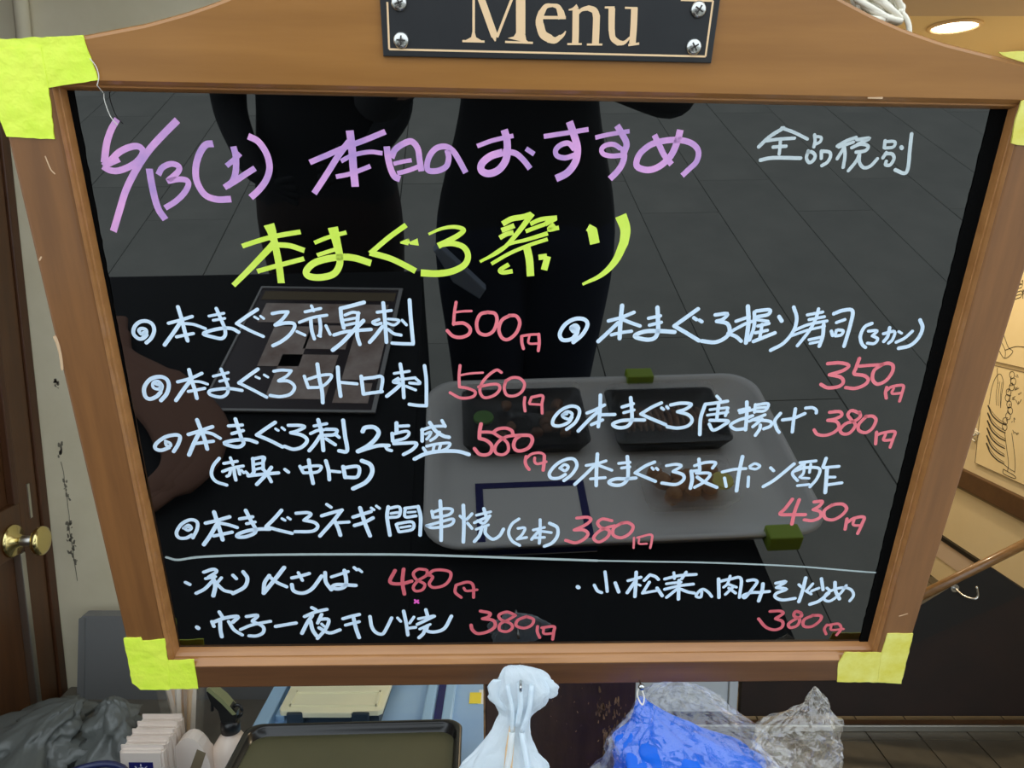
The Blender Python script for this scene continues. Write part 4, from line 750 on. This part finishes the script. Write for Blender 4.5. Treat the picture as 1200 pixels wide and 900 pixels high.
# packets of wipes, standing in a row
pk0 = None
for i in range(5):
    n_ = ['frontmost wipes packet with a navy printed emblem', 'second white wipes packet behind the emblem packet', 'third white wipes packet in the standing row', 'fourth white wipes packet in the standing row', 'rearmost white wipes packet beside the chopstick cup'][i]
    t = empty('wipes_packet', n_, 'packet', (-.493 - i * .003, .93 + i * .021, .62), group='white wipes packets standing on the counter')
    hgt = .128 - i * .0025
    bm = bmesh.new()
    prism([(-.029, 0), (.029, 0), (.029, hgt), (-.029, hgt)], -.007, .007, bm, flip=lambda a, b, c: (a, c, b))
    bmesh.ops.bevel(bm, geom=[e for e in bm.edges], offset=.0028, segments=2, affect='EDGES')
    obj('packet_body', bm, M['packet'], t)
    obj('crimped_seal', bx(-.0285, .0285, -.001, .001, hgt - .002, hgt + .005), M['packet'], t)
    if i == 0:
        e = obj('navy_emblem', bx(-.0165, .0155, -.0078, -.0069, .070, .112), M['navy'], t, label='navy square printed with a pale sun-like emblem')
        V, F = [], []
        f3 = lambda a, b, h: (a, -h, b)
        cx, cz = -.0005, .0985
        ring = [(cx + .0058 * math.cos(a * math.pi / 6), cz + .0058 * math.sin(a * math.pi / 6)) for a in range(13)]
        ribbon(V, F, ring, .0018, .0018, 'butt', .0077, .0082, f3)
        for a in range(8):
            c_, s_ = math.cos(a * math.pi / 4), math.sin(a * math.pi / 4)
            ribbon(V, F, [(cx + .008 * c_, cz + .008 * s_), (cx + .0115 * c_, cz + .0115 * s_)], .0022, .001, 'butt', .0077, .0082, f3)
        for dx in (-.0022, 0, .0022): ribbon(V, F, [(cx + dx, cz - .003), (cx + dx, cz + .003)], .0009, .0009, 'butt', .0077, .0082, f3)
        obj('emblem_print', (V, F), M['pale_print'], e)

# chopsticks in a clear cup
CH = empty('chopstick_cup', 'clear plastic cup standing on the counter behind the wipes packets', 'cup', (-.515, 1.10, .62))
bm = bmesh.new(); n = 28
pr = [(.024, .0), (.0385, .145), (.0375, .145), (.023, .003)]
obj('cup_wall', lathe(pr, 32), M['cup'], CH, smooth=True)
rnd = random.Random(4)
ck = None
for i in range(22):
    a = rnd.uniform(0, 6.28); r = rnd.uniform(.004, .014); b = a + rnd.uniform(-.7, .7); r2 = rnd.uniform(.012, .028)
    p0 = (r * math.cos(a), r * math.sin(a), .006); p1 = (r2 * math.cos(b), r2 * math.sin(b), rnd.uniform(.155, .175))
    o = obj('chopsticks', tube(bmesh.new(), [p0, p1], .0045, 4), M['chop'] if i % 3 else M['chop2'])
    o.location = (-.515, 1.10, .62)
    tag(o, 'pale wooden chopsticks standing in the clear cup' if i % 3 else 'paper sleeved chopsticks standing in the clear cup', 'chopsticks', 'plain chopsticks in the cup' if i % 3 else 'sleeved chopsticks in the cup')
# round wrapped pack behind
RP = empty('round_wrapped_pack', 'rounded white wrapped pack with a grey slanted label beside the spray bottle', 'packet', (-.452, .985, .62))
obj('pack_body', prism([(-.026, 0), (.026, 0)] + [(.031 * math.cos(q * math.pi / 14), .045 + .068 * math.sin(q * math.pi / 14)) for q in range(15)], -.012, .012, flip=lambda a, b, c: (a, c, b), bev=.004), M['packet'], RP)
obj('grey_label', prism([(-.012, .035), (.004, .035), (.024, .090), (.012, .096)], .012, .0127, flip=lambda a, b, c: (a, -c, b)), M['inkgrey'], RP)

# spray bottle
SB = SBE = empty('spray_bottle', 'cream spray bottle with a black trigger head beside the blue crate', 'bottle', (-.402, 1.0, .62))
obj('bottle_body', lathe([(.0, 0), (.030, 0), (.032, .004), (.032, .085), (.030, .098), (.020, .113), (.014, .118), (.014, .124)], 28), M['bottle'], SB, smooth=True)
obj('collar', lathe([(.0165, .122), (.0165, .140), (.012, .143)], 24), M['spray_black'], SB, smooth=True)
obj('trigger_head', prism([(-.012, .142), (.012, .142), (.015, .160), (-.006, .182), (-.026, .202), (-.034, .196), (-.028, .178), (-.016, .162)], -.009, .009, flip=lambda a, b, c: (a, c, b), bev=.003), M['spray_black'], SB)
obj('head_cover', prism([(.015, .158), (-.006, .184), (-.028, .205), (-.034, .201), (-.008, .176), (.009, .156)], -.0105, .0105, flip=lambda a, b, c: (a, c, b), bev=.002), M['spray_top'], SB, label='olive plastic cover on the trigger head')
obj('trigger', tube(bmesh.new(), smooth_line([(-.024, 0, .184), (-.029, 0, .172), (-.030, 0, .158)]), .003, 8), M['spray_black'], SB, smooth=True)
obj('nozzle_ring', tube(bmesh.new(), [(.014 + .008 * math.cos(a / 2), 0, .158 + .011 * math.sin(a / 2)) for a in range(13)], .0028, 8), M['spray_black'], SB, smooth=True)

SB.scale = (.82, .82, .87)
# pale blue crate with ribs
CR = empty('blue_crate', 'pale blue ribbed plastic crate under the tray', 'crate', (-.20, 1.0, .62))
obj('crate_body', bx(-.185, .172, -.28, .235, 0, .068, bev=.004), M['crate'], CR)
obj('crate_rib', bx(-.188, -.165, -.28, .235, .06, .085, bev=.004), M['crate2'], CR)
obj('crate_rib', bx(.062, .078, -.1, .235, .066, .080, bev=.003), M['crate2'], CR)
obj('crate_rib', bx(.092, .108, -.1, .235, .066, .080, bev=.003), M['crate2'], CR)
obj('crate_slot', bx(.079, .091, -.1, .235, .066, .070), M['navy'], CR, label='dark slot between two ribs')
for yy in (.08, .16): obj('crate_rib', bx(-.165, -.15, yy, yy + .03, .066, .078, bev=.003), M['crate2'], CR)
ST = tag(obj('price_sticker', bx(-.012, .009, -.007, .007, 0, .0008), M['sticker']), 'small yellow sticker on the blue crate beside the post', 'sticker'); ST.location = (-.058, 1.142, .6884); ST.scale = (.9, 2.2, 1)
ST2 = tag(obj('paper_sticker', bx(-.009, .010, -.010, .010, 0, .0006), M['white']), 'white paper scrap behind the yellow sticker', 'sticker'); ST2.location = (-.046, 1.146, .6880); ST2.scale = (.9, 2.0, 1)
# container with cream lid
LC = empty('lidded_container', 'dark food container with a cream clip lid behind the tray', 'container', (-.272, 1.115, .688))
obj('container_body', prism([(-.070, -.05), (.070, -.05), (.074, .09), (-.074, .09)], 0, .024, bev=.003), M['clip'], LC)
lid = obj('container_lid', prism([(-.080, -.050), (-.076, -.057), (-.045, -.057), (-.042, -.062), (.030, -.062), (.033, -.057), (.070, -.057), (.076, -.052), (.082, .095), (-.080, .095)], .024, .032, bev=.002), M['lid'], LC)
obj('lid_ridge', bx(-.066, .066, -.046, -.042, .031, .0345), M['lid'], lid)
obj('lid_ridge', bx(-.066, .066, -.010, -.006, .031, .0345), M['lid'], lid)
obj('lid_ridge', bx(-.068, -.064, -.046, -.006, .031, .0345), M['lid'], lid)
obj('lid_ridge', bx(.064, .068, -.046, -.006, .031, .0345), M['lid'], lid)
for sx in (-.054, .044): obj('lid_clip', bx(sx - .013, sx + .013, -.062, -.054, .006, .030, bev=.002), M['clip'], LC, label='slate lid clip')


def rrect(x0, x1, y0, y1, r, n=6):
    P = []
    for cx, cy, a0 in ((x1 - r, y1 - r, 0), (x0 + r, y1 - r, 90), (x0 + r, y0 + r, 180), (x1 - r, y0 + r, 270)):
        for i in range(n + 1):
            a = math.radians(a0 + 90 * i / n); P.append((cx + r * math.cos(a), cy + r * math.sin(a)))
    return P


def dish(outer, prof, taper=0.0):
    """outer outline function rr(inset)->points; prof=list of (inset,z)"""
    bm = bmesh.new(); rings = []
    for ins, z in prof:
        rings.append([bm.verts.new((x, y, z)) for x, y in outer(ins)])
    for a, b in zip(rings, rings[1:]):
        for k in range(len(a)): bm.faces.new((a[k], a[(k + 1) % len(a)], b[(k + 1) % len(b)], b[k]))
    bm.faces.new(rings[0][::-1]); bm.faces.new(rings[-1])
    return bm


TY = empty('serving_tray', 'olive serving tray with a black raised rim lying in front of the cream lid', 'tray', (-.213, .83, .739))
TY.rotation_euler = (math.radians(-3), 0, math.radians(2.5))
def tr_out(i): return rrect(-.150 + i, .150 - i, -.16 + i, .155 - i, .022)
obj('tray_rim', dish(tr_out, [(.004, 0), (0, .018), (.002, .0205), (.006, .0205), (.0085, .017), (.011, .006)]), M['trayrim'], TY, smooth=True, label='black raised rim')
obj('tray_base', dish(tr_out, [(.0105, .0055), (.0115, .0072), (.012, .0075)]), M['tray'], TY, label='olive green tray surface')
obj('tray_foot', bx(-.12, .12, -.10, .12, -.036, 0), M['trayrim'], TY)

# ------------------------------------------------------------------ right: beyond the board
WC = empty('pale_cabinet', 'pale grey cabinet base behind the clear bag', 'cabinet', (.46, 2.14, 0))
obj('cabinet_side', bx(-.3, .195, 0, .3, 0.022, .9, bev=.002), M['palewhite'], WC)
obj('cabinet_edge', bx(.196, .222, -.01, .3, .018, .9, bev=.003), M['palewhite'], WC, label='raised pale edge post')
obj('cabinet_plinth', bx(-.3, .222, .01, .3, 0, .018), M['black'], WC)
SP = empty('trim_3', kind='structure', loc=(0, 2.12, 0)); SP['label'] = 'dark brown stair side panel under the handrail'
fz = lambda a, b, c: (a, c, b)
obj('stair_panel', prism([(.69, .02), (1.80, .02), (1.80, .24), (1.489, .417), (1.375, .50), (1.18, .352), (.69, .30)], 0, .03, flip=fz), M['dado'], SP)
obj('stair_string', prism([(1.05, .20), (1.05, .29), (1.372, .512), (1.500, .425), (1.47, .41)], -.02, -.001, flip=fz), M['black'], SP, label='black stair string')
HR = empty('handrail', 'round brown wooden handrail rising to the right on a small hook bracket', 'handrail', (1.25, 2.05, .47))
obj('rail_bar', tube(bmesh.new(), [(-.25, 0, -.12), (.35, 0, .215)], .0135, 14), M['railwood'], HR, smooth=True)
obj('rail_bracket', tube(bmesh.new(), smooth_line([(.035, .05, -.030), (.045, .02, -.040), (.063, 0, -.040), (.072, 0, -.030), (.066, 0, -.002)]), .0034, 8), M['screw'], HR, smooth=True, label='curved chrome bracket')
obj('rail_bracket_plate', lathe([(.012, .048), (.012, .052)], 16, (.035, 0, -.030), 'y'), M['screw'], HR)

# line drawings framed on the cream wall.  local a runs along -Y (to the right in view), b = height
def drawing(y_left, y_right, z0, z1, label, seed, ribs):
    t = empty('line_drawing', label, 'picture', (1.85, y_left, z0))
    w = y_left - y_right; h = z1 - z0
    f = lambda a, b, hh: (-hh, -a, b)
    obj('print_sheet', prism([(0, 0), (w, 0), (w, h), (0, h)], .001, .006, flip=f), M['paper'], t)
    V, F = [], []
    for a, b in (((0, 0), (w, 0)), ((0, h), (w, h)), ((0, 0), (0, h)), ((w, 0), (w, h))): ribbon(V, F, [a, b], .003, .003, 'butt', .0055, .0072, f)
    obj('border_line', (V, F), M['inkgrey'], t)
    V, F = [], []
    rr = random.Random(seed)
    def L(pts, w0=.002, w1=None): ribbon(V, F, pts, w0, w1 or w0, 'round', .0055, .0068, f)
    if ribs:
        # seated bony figure: curved ribs, jointed spine, folded arms, feet
        for i in range(6):
            z = h * (.60 - i * .073); x = .045 + .003 * i
            L([(x, z), (x + .03, z - .030), (x + .075, z - .046), (x + .115, z - .05)], .0075, .004)
            L([(x, z + .003), (x + .028, z - .018), (x + .07, z - .036), (x + .115, z - .043)], .0015)
        for i in range(10):
            z = h * (.95 - i * .055); x = .165 + .012 * math.sin(i * 1.3)
            L([(x + .014 * math.cos(a * .7), z + .013 * math.sin(a * .7)) for a in range(10)], .0022)
        L([(.05, h * .62), (.055, h * .78), (.075, h * .90), (.10, h * .93), (.12, h * .86), (.118, h * .74), (.12, h * .62)], .0022)
        L([(.075, h * .98), (.082, h * .90), (.09, h * .84)], .002)
        for q in range(3): L([(.088 + q * .012, h * .86), (.086 + q * .013, h * .72), (.095 + q * .012, h * .63)], .0014)
        L([(.16, h * .40), (.178, h * .28), (.20, h * .14), (.20, h * .06)], .002); L([(.20, h * .42), (.222, h * .28), (.238, h * .15), (.24, h * .07)], .002)
        L([(.17, h * .11), (.205, h * .09), (.24, h * .08)], .002); L([(.175, h * .06), (.24, h * .045), (.243, h * .02), (.18, h * .02), (.175, h * .06)], .0025)
        for q in range(26):
            a, b = .15 + rr.uniform(0, .08), h * rr.uniform(.42, .97)
            L([(a, b), (a + rr.uniform(-.01, .01), b + rr.uniform(-.012, .012)), (a + rr.uniform(-.014, .014), b + rr.uniform(-.014, .014))], .0018)
    else:
        L([(.075, .10), (.12, .045), (.16, .02), (.20, .05), (.17, .065), (.12, .12), (.075, .10)], .0022)
        L([(.12, .085), (.155, .05), (.16, .02)], .0018); L([(.155, .05), (.21, .07), (.26, .075)], .0025)
        L([(.14, .21), (.142, .205)], .004)
        for q in range(60):
            a, b = .10 + rr.uniform(0, .16), rr.uniform(.23, .48)
            if a < .17 - (b - .23) * .2: continue
            L([(a, b), (a + rr.uniform(-.02, .02), b + rr.uniform(-.02, .02)), (a + rr.uniform(-.03, .03), b + rr.uniform(-.025, .025))], .0024)
        for q in range(5): L([(.11 + q * .01, .25 + .01 * q), (.15, .235 + q * .012), (.21, .25 + q * .012)], .003)
    obj('ink_drawing', (V, F), M['ink'], t, label='black ink line art')['kind'] = 'stuff'


drawing(2.965, 2.50, .575, .975, 'lower ink drawing with curved ribs on cream paper beside the frame', 1, True)
drawing(3.01, 2.45, .99, 1.55, 'upper ink drawing on cream paper beside the frame', 2, False)
V, F = [], []
rr = random.Random(8)
DO = empty('small_ornament', 'tiny pale ornament stuck on the wall beside the frame edge', 'ornament', (1.845, 2.985, .69))
bm = bmesh.new()
for q in range(7): tube(bm, smooth_line([(-.004, .02 * math.sin(q) - .01, .008 * q - .03), (-.008, .012 * math.cos(q), .008 * q - .022), (-.004, .02 * math.sin(q + 1), .008 * q - .018)]), .003, 6)
obj('ornament_body', bm, M['rope'], DO, smooth=True)

# ------------------------------------------------------------------ street side, seen mirrored in the panel
TB = empty('street_table', 'black cloth covered table in front of the board, seen in the reflection', 'table', (-.5, 0, 0))
bm = bmesh.new()
box(bm, -.42, .38, -.60, .42, .742, .756)
obj('table_top', bm, M['cloth'], TB)
obj('table_top', bx(.38, .90, -.13, .42, .740, .754), M['cloth'], TB)
n = 90; V, F = [], []
per = []
cs = [(-.42, -.60), (.38, -.60), (.38, -.13), (.90, -.13), (.90, .42), (-.42, .42)]
for a, b in zip(cs, cs[1:] + cs[:1]):
    m_ = int((Vector(b) - Vector(a)).length / .02)
    for i in range(m_):
        q = Vector(a).lerp(Vector(b), i / m_); per.append((q.x, q.y))
cx, cy = .1, 0
for z, g in ((.75, 0), (.60, 1), (.35, 1.6), (.02, 2)):
    for i, (x, y) in enumerate(per):
        w_ = .006 * g * math.sin(i * 1.1) + .004 * g * math.sin(i * .37)
        d = Vector((x - cx, y - cy)).normalized(); V.append((x + d.x * w_, y + d.y * w_, z))
m_ = len(per)
for j in range(3):
    for i in range(m_): F.append((j * m_ + i, j * m_ + (i + 1) % m_, (j + 1) * m_ + (i + 1) % m_, (j + 1) * m_ + i))
obj('cloth_skirt', (V, F), M['cloth'], TB, smooth=True)

WT = empty('display_tray', 'white rounded plastic tray on the street table holding food boxes', 'tray', (.205, .07, .757))
def wt_out(i): return rrect(-.305 + i, .305 - i, -.20 + i, .20 - i, .055)
obj('tray_shell', dish(wt_out, [(.02, 0), (.002, .026), (0, .030), (.008, .031), (.014, .027), (.03, .006), (.05, .004)]), M['traywhite'], WT, smooth=True)
for sx, sy in ((.09, -.197), (.225, .20)): obj('tray_clip', bx(sx - .025, sx + .025, sy - .014, sy + .014, .012, .040, bev=.003), M['limeclip'], WT, label='lime green clip')
def food_box(x, y, w, d, label, kind):
    t = empty('food_box', label, 'food box', (x, y, .7615), group='takeaway boxes on the display tray')
    o_ = lambda i: rrect(-w / 2 + i, w / 2 - i, -d / 2 + i, d / 2 - i, .012)
    obj('box_base', dish(o_, [(.012, 0), (0, .028), (.003, .030), (.006, .028), (.014, .006)]), M['lidfilm'] if kind == 'fried' else M['box'], t, smooth=True)
    rr = random.Random(hash(kind) % 7 if False else len(label))
    bm = bmesh.new()
    for k_ in range(14):
        a, b = rr.uniform(-w * .34, w * .34), rr.uniform(-d * .3, d * .3)
        if kind == 'slices': a = -w * .36 + k_ * w * .72 / 13; b = 0
        r = .015 if kind == 'fried' else .010
        ret = bmesh.ops.create_icosphere(bm, subdivisions=2, radius=r)
        for v in ret['verts']:
            v.co *= 1 + .25 * noise.noise(v.co * 90 + Vector((k_, 0, 0)))
            if kind == 'slices': v.co.x *= .6; v.co.y *= 3.2
            v.co += Vector((a, b, .018 + (.006 if kind == 'fried' else 0)))
    obj('food_pieces', bm, M['fried'] if kind == 'fried' else M['food'], t, smooth=True)['kind'] = 'stuff'
    if kind != 'slices':
        obj('lemon_slice' if kind == 'fried' else 'garnish_leaf', lathe([(.001, 0), (.017, 0), (.018, .003), (.017, .006), (.001, .006)], 20, (w * .36 if kind == 'fried' else -w * .33, d * .05, .030)), M['lemon'] if kind == 'fried' else M['leaf'], t)
    obj('clear_lid', dish(o_, [(.0, .030), (.004, .045), (.012, .050), (.03, .0505)]), M['lidfilm'], t, smooth=True)


food_box(.070, -.02, .215, .155, 'black takeaway box with a green garnish on the display tray', 'sashimi')
food_box(.320, -.012, .20, .150, 'black takeaway box of brown sliced food on the display tray', 'slices')
food_box(.315, .155, .15, .095, 'clear takeaway box of fried pieces with lemon on the display tray', 'fried')
NF = empty('navy_framed_card', 'white card with a navy border lying on the display tray', 'card', (.068, .19, .7615))
obj('card_sheet', bx(-.088, .088, -.074, .074, 0, .002), M['traywhite'], NF)
bm = bmesh.new()
for a in ((-.088, .088, -.074, -.062), (-.088, .088, .062, .074), (-.088, -.076, -.062, .062), (.076, .088, -.062, .062)): box(bm, *a, .002, .003)
obj('navy_border', bm, M['navy'], NF)

MG = empty('magazine', 'magazine in a clear sleeve lying on the black cloth', 'magazine', (-.335, -.30, .757))
MG.rotation_euler = (0, 0, math.radians(4))
obj('cover', bx(-.155, .155, -.215, .215, 0, .006, bev=.001), M['magdark'], MG)
for k_, (a, b, c, d) in enumerate(((-.145, .145, -.20, -.165), (-.13, .135, -.15, -.075), (-.09, -.01, -.06, .08), (-.015, .07, -.065, .02), (.08, .145, -.06, .12), (-.05, .06, .04, .18), (.075, .14, .13, .19))):
    obj('printed_picture', bx(a, b, c, d, .006, .0066), M['magpale'] if k_ else M['inkgrey'], MG)
bm = bmesh.new()
for a in ((-.158, .158, -.218, -.212), (-.158, .158, .212, .218), (-.158, -.154, -.212, .212), (.150, .158, -.212, .212)): box(bm, *a, .006, .0085)
obj('sleeve_edge', bm, M['magedge'], MG)

SC = empty('arm_stand_in', 'folded brown cloth standing in for a mirrored bare arm', 'cloth', (-.60, -.12, .757))  # stand-in for a bare arm, shaped as folded cloth
V, F = [], []
bm = bmesh.new()
for q in range(3): tube(bm, smooth_line([(-.14, -.26, .03), (-.10, -.14, .03), (-.04 + q * .03, -.04, .035), (.06 + q * .03, .08, .037), (.10 + q * .02, .18, .032), (.06 + q * .01, .27, .02)], 6), [.022] * 3 + [.028] * 9 + [.036] * 10 + [.028] * 6 + [.016] * 3, 12)
obj('stand_in_folds', bm, M['skinbrown'], SC, smooth=True); SC.location.z = .764; SC.location.x = -.60; SC.scale = (1, 1, .45)

# ------------------------------------------------------------------ people standing in the street (mirrored in the panel)
def person(name_label, ox, oy, yaw, pose, shirt, pants, group=None, H=1.66):
    """one continuous skin-modifier body.  local +Y faces the board."""
    s = H / 1.70
    J = {}
    def j(n, x, y, z, r): J[n] = (Vector((x * s, y * s, z * s)), r * s)
    j('pel', 0, 0, .93, .135); j('waist', 0, .01, 1.07, .15); j('chest', 0, .01, 1.25, .15); j('upchest', 0, 0, 1.37, .115); j('neck', 0, .01, 1.45, .052); j('head0', 0, .03, 1.52, .068); j('head1', 0, .035, 1.60, .088); j('head2', 0, .02, 1.66, .07)
    E = [('pel', 'waist'), ('waist', 'chest'), ('chest', 'upchest'), ('upchest', 'neck'), ('neck', 'head0'), ('head0', 'head1'), ('head1', 'head2')]
    for sd, t in ((-1, 'L'), (1, 'R')):
        j('hip' + t, sd * .085, 0, .84, .13); j('knee' + t, sd * .075, .02, .48, .10); j('ank' + t, sd * .10, -.01, .09, .055); j('heel' + t, sd * .11, .03, .045, .040); j('toe' + t, sd * .12, .15, .030, .030)
        E += [('pel', 'hip' + t), ('hip' + t, 'knee' + t), ('knee' + t, 'ank' + t), ('ank' + t, 'heel' + t), ('heel' + t, 'toe' + t)]
        sh, el, wr, hd, ftips = pose[t]
        j('sh' + t, *sh, .062); j('el' + t, *el, .043); j('wr' + t, *wr, .029); j('hd' + t, *hd, .032)
        E += [('upchest', 'sh' + t), ('sh' + t, 'el' + t), ('el' + t, 'wr' + t), ('wr' + t, 'hd' + t)]
        for q, tip in enumerate(ftips):
            base = Vector(hd); tipv = Vector(tip)
            mid = base.lerp(tipv, .55)
            j('k%s%d' % (t, q), *mid, .0105); j('t%s%d' % (t, q), *tipv, .008)
            E += [('hd' + t, 'k%s%d' % (t, q)), ('k%s%d' % (t, q), 't%s%d' % (t, q))]
    names = list(J)
    me = bpy.data.meshes.new('body')
    me.from_pydata([J[n][0] for n in names], [(names.index(a), names.index(b)) for a, b in E], [])
    o = bpy.data.objects.new('body', me); C.objects.link(o)
    m1 = o.modifiers.new('skin', 'SKIN'); m1.use_smooth_shade = True
    for n, sv in zip(names, me.skin_vertices[0].data):
        r = J[n][1]
        flat = .72 if n in ('pel', 'waist', 'chest', 'upchest') else 1
        sv.radius = (r, r * flat); sv.use_root = (n == 'pel')
    m2 = o.modifiers.new('sub', 'SUBSURF'); m2.levels = 2; m2.render_levels = 2
    dg = bpy.context.evaluated_depsgraph_get(); dg.update()
    me2 = bpy.data.meshes.new_from_object(o.evaluated_get(dg))
    bpy.data.objects.remove(o)
    root = empty('person', name_label, 'person', (ox, oy, 0)); root.rotation_euler = (0, 0, yaw)
    b = bpy.data.objects.new('body', me2); C.objects.link(b); b.parent = root
    me2.materials.clear()
    for m_ in (M['skin'], shirt, pants, M['shoe']): me2.materials.append(m_)
    hands = [Vector(J['wr' + t][0]) for t in 'LR']; els = [Vector(J['el' + t][0]) for t in 'LR']
    for p in me2.polygons:
        c = p.center; p.use_smooth = True
        if c.z < .085 * s: p.material_index = 3
        elif c.z < .90 * s and abs(c.x) < .24 * s and abs(c.y) < .14 * s: p.material_index = 2
        elif c.z > 1.435 * s and Vector((c.x, c.y)).length < .13 * s: p.material_index = 0
        elif abs(c.x) < .16 * s: p.material_index = 1
        else:
            sk = False
            for wv, ev in zip(hands, els):
                d = ev - wv; t_ = (c - wv).dot(d) / d.length_squared
                if t_ < .08 and (c - wv).length < .24: sk = True
            p.material_index = 0 if sk else 1
    # hair cap, ears, eyes, nose, mouth
    hc = Vector((0, .03, 1.615)) * s
    bm = bmesh.new(); bmesh.ops.create_icosphere(bm, subdivisions=3, radius=.098 * s)
    for v in list(bm.verts):
        if v.co.y > .035 * s and v.co.z < .045 * s or v.co.z < -.07 * s: bm.verts.remove(v)
    for v in bm.verts: v.co.y *= 1.1; v.co += hc + Vector((0, -.012, .012))
    obj('hair', bm, M['hair'], root, smooth=True)
    for sd in (-1, 1):
        bm = bmesh.new(); bmesh.ops.create_icosphere(bm, subdivisions=2, radius=.012 * s)
        for v in bm.verts: v.co += Vector((sd * .031, .112, 1.60)) * s
        obj('eye', bm, M['white'], root, smooth=True)
        bm = bmesh.new(); bmesh.ops.create_icosphere(bm, subdivisions=2, radius=.022 * s)
        for v in bm.verts: v.co.x *= .35; v.co += Vector((sd * .088, .03, 1.595)) * s
        obj('ear', bm, M['skin'], root, smooth=True)
    bm = bmesh.new(); tube(bm, [Vector(q) * s for q in ((0, .112, 1.615), (0, .128, 1.585), (0, .120, 1.572))], [.007, .012, .010], 10)
    obj('nose', bm, M['skin'], root, smooth=True)
    obj('mouth', tube(bmesh.new(), [Vector(q) * s for q in ((-.022, .103, 1.545), (0, .112, 1.542), (.022, .103, 1.545))], .005, 8), M['skinbrown'], root, smooth=True)
    return root


def fan(hd, d, up, n=4, L=.075):
    hd, d, up = Vector(hd), Vector(d).normalized(), Vector(up).normalized()
    out = [tuple(hd + d * (L + (.008 if q in (1, 2) else 0)) + up * ((q - 1.5) * .021)) for q in range(4)]
    out.append(tuple(hd + d * .03 + up * .052))
    return out


# photographer: origin (.13,-.68), phone held at the camera position
poseP = {'L': ((-.17, 0, 1.36), (-.27, .22, 1.20), (-.19, .52, 1.36), (-.185, .585, 1.39), fan((-.185, .585, 1.39), (.5, .8, .2), (0, .2, 1))),
         'R': ((.17, 0, 1.36), (.22, .26, 1.22), (-.0, .54, 1.37), (-.03, .60, 1.40), fan((-.03, .60, 1.40), (-.6, .7, .2), (0, .2, 1)))}
person('person in a black top and navy trousers photographing the board, seen mirrored in it', .13, -.70, 0, poseP, M['shirt'], M['jeans']).scale = (1.2, 1, 1)
PH = empty('smartphone', 'black smartphone held up in front of the board by the photographer', 'phone', (0.02, -.022, 1.395))
PH.rotation_euler = (math.radians(-9.7), 0, 0)
obj('phone_body', bx(-.075, .045, -.008, 0, -.036, .036, bev=.003), M['phone'], PH)
poseC = {'L': ((-.17, 0, 1.34), (-.20, .03, 1.08), (-.13, .17, .98), (-.10, .20, .97), fan((-.10, .20, .97), (1, .4, -.1), (0, 0, 1))),
         'R': ((.17, 0, 1.34), (.20, .03, 1.08), (.13, .18, 1.02), (.10, .215, 1.02), fan((.10, .215, 1.02), (-1, .4, -.1), (0, 0, 1)))}
person('person in black with dark brown trousers standing left of the photographer, seen mirrored', -.36, -.86, 0, poseC, M['shirt'], M['brownpants'])

# the pale sling strap the photographer wears
SG = empty('shoulder_bag', 'small pale blue-grey sling bag hanging at the hip of the photographer', 'bag', (-.03, -.53, .80))
obj('bag_pouch', prism([(-.06, .05), (-.045, .06), (.055, -.05), (.04, -.075), (-.02, -.03)], -.012, .012, flip=lambda a, b, c: (a, c, b), bev=.004), M['slingbag'], SG)
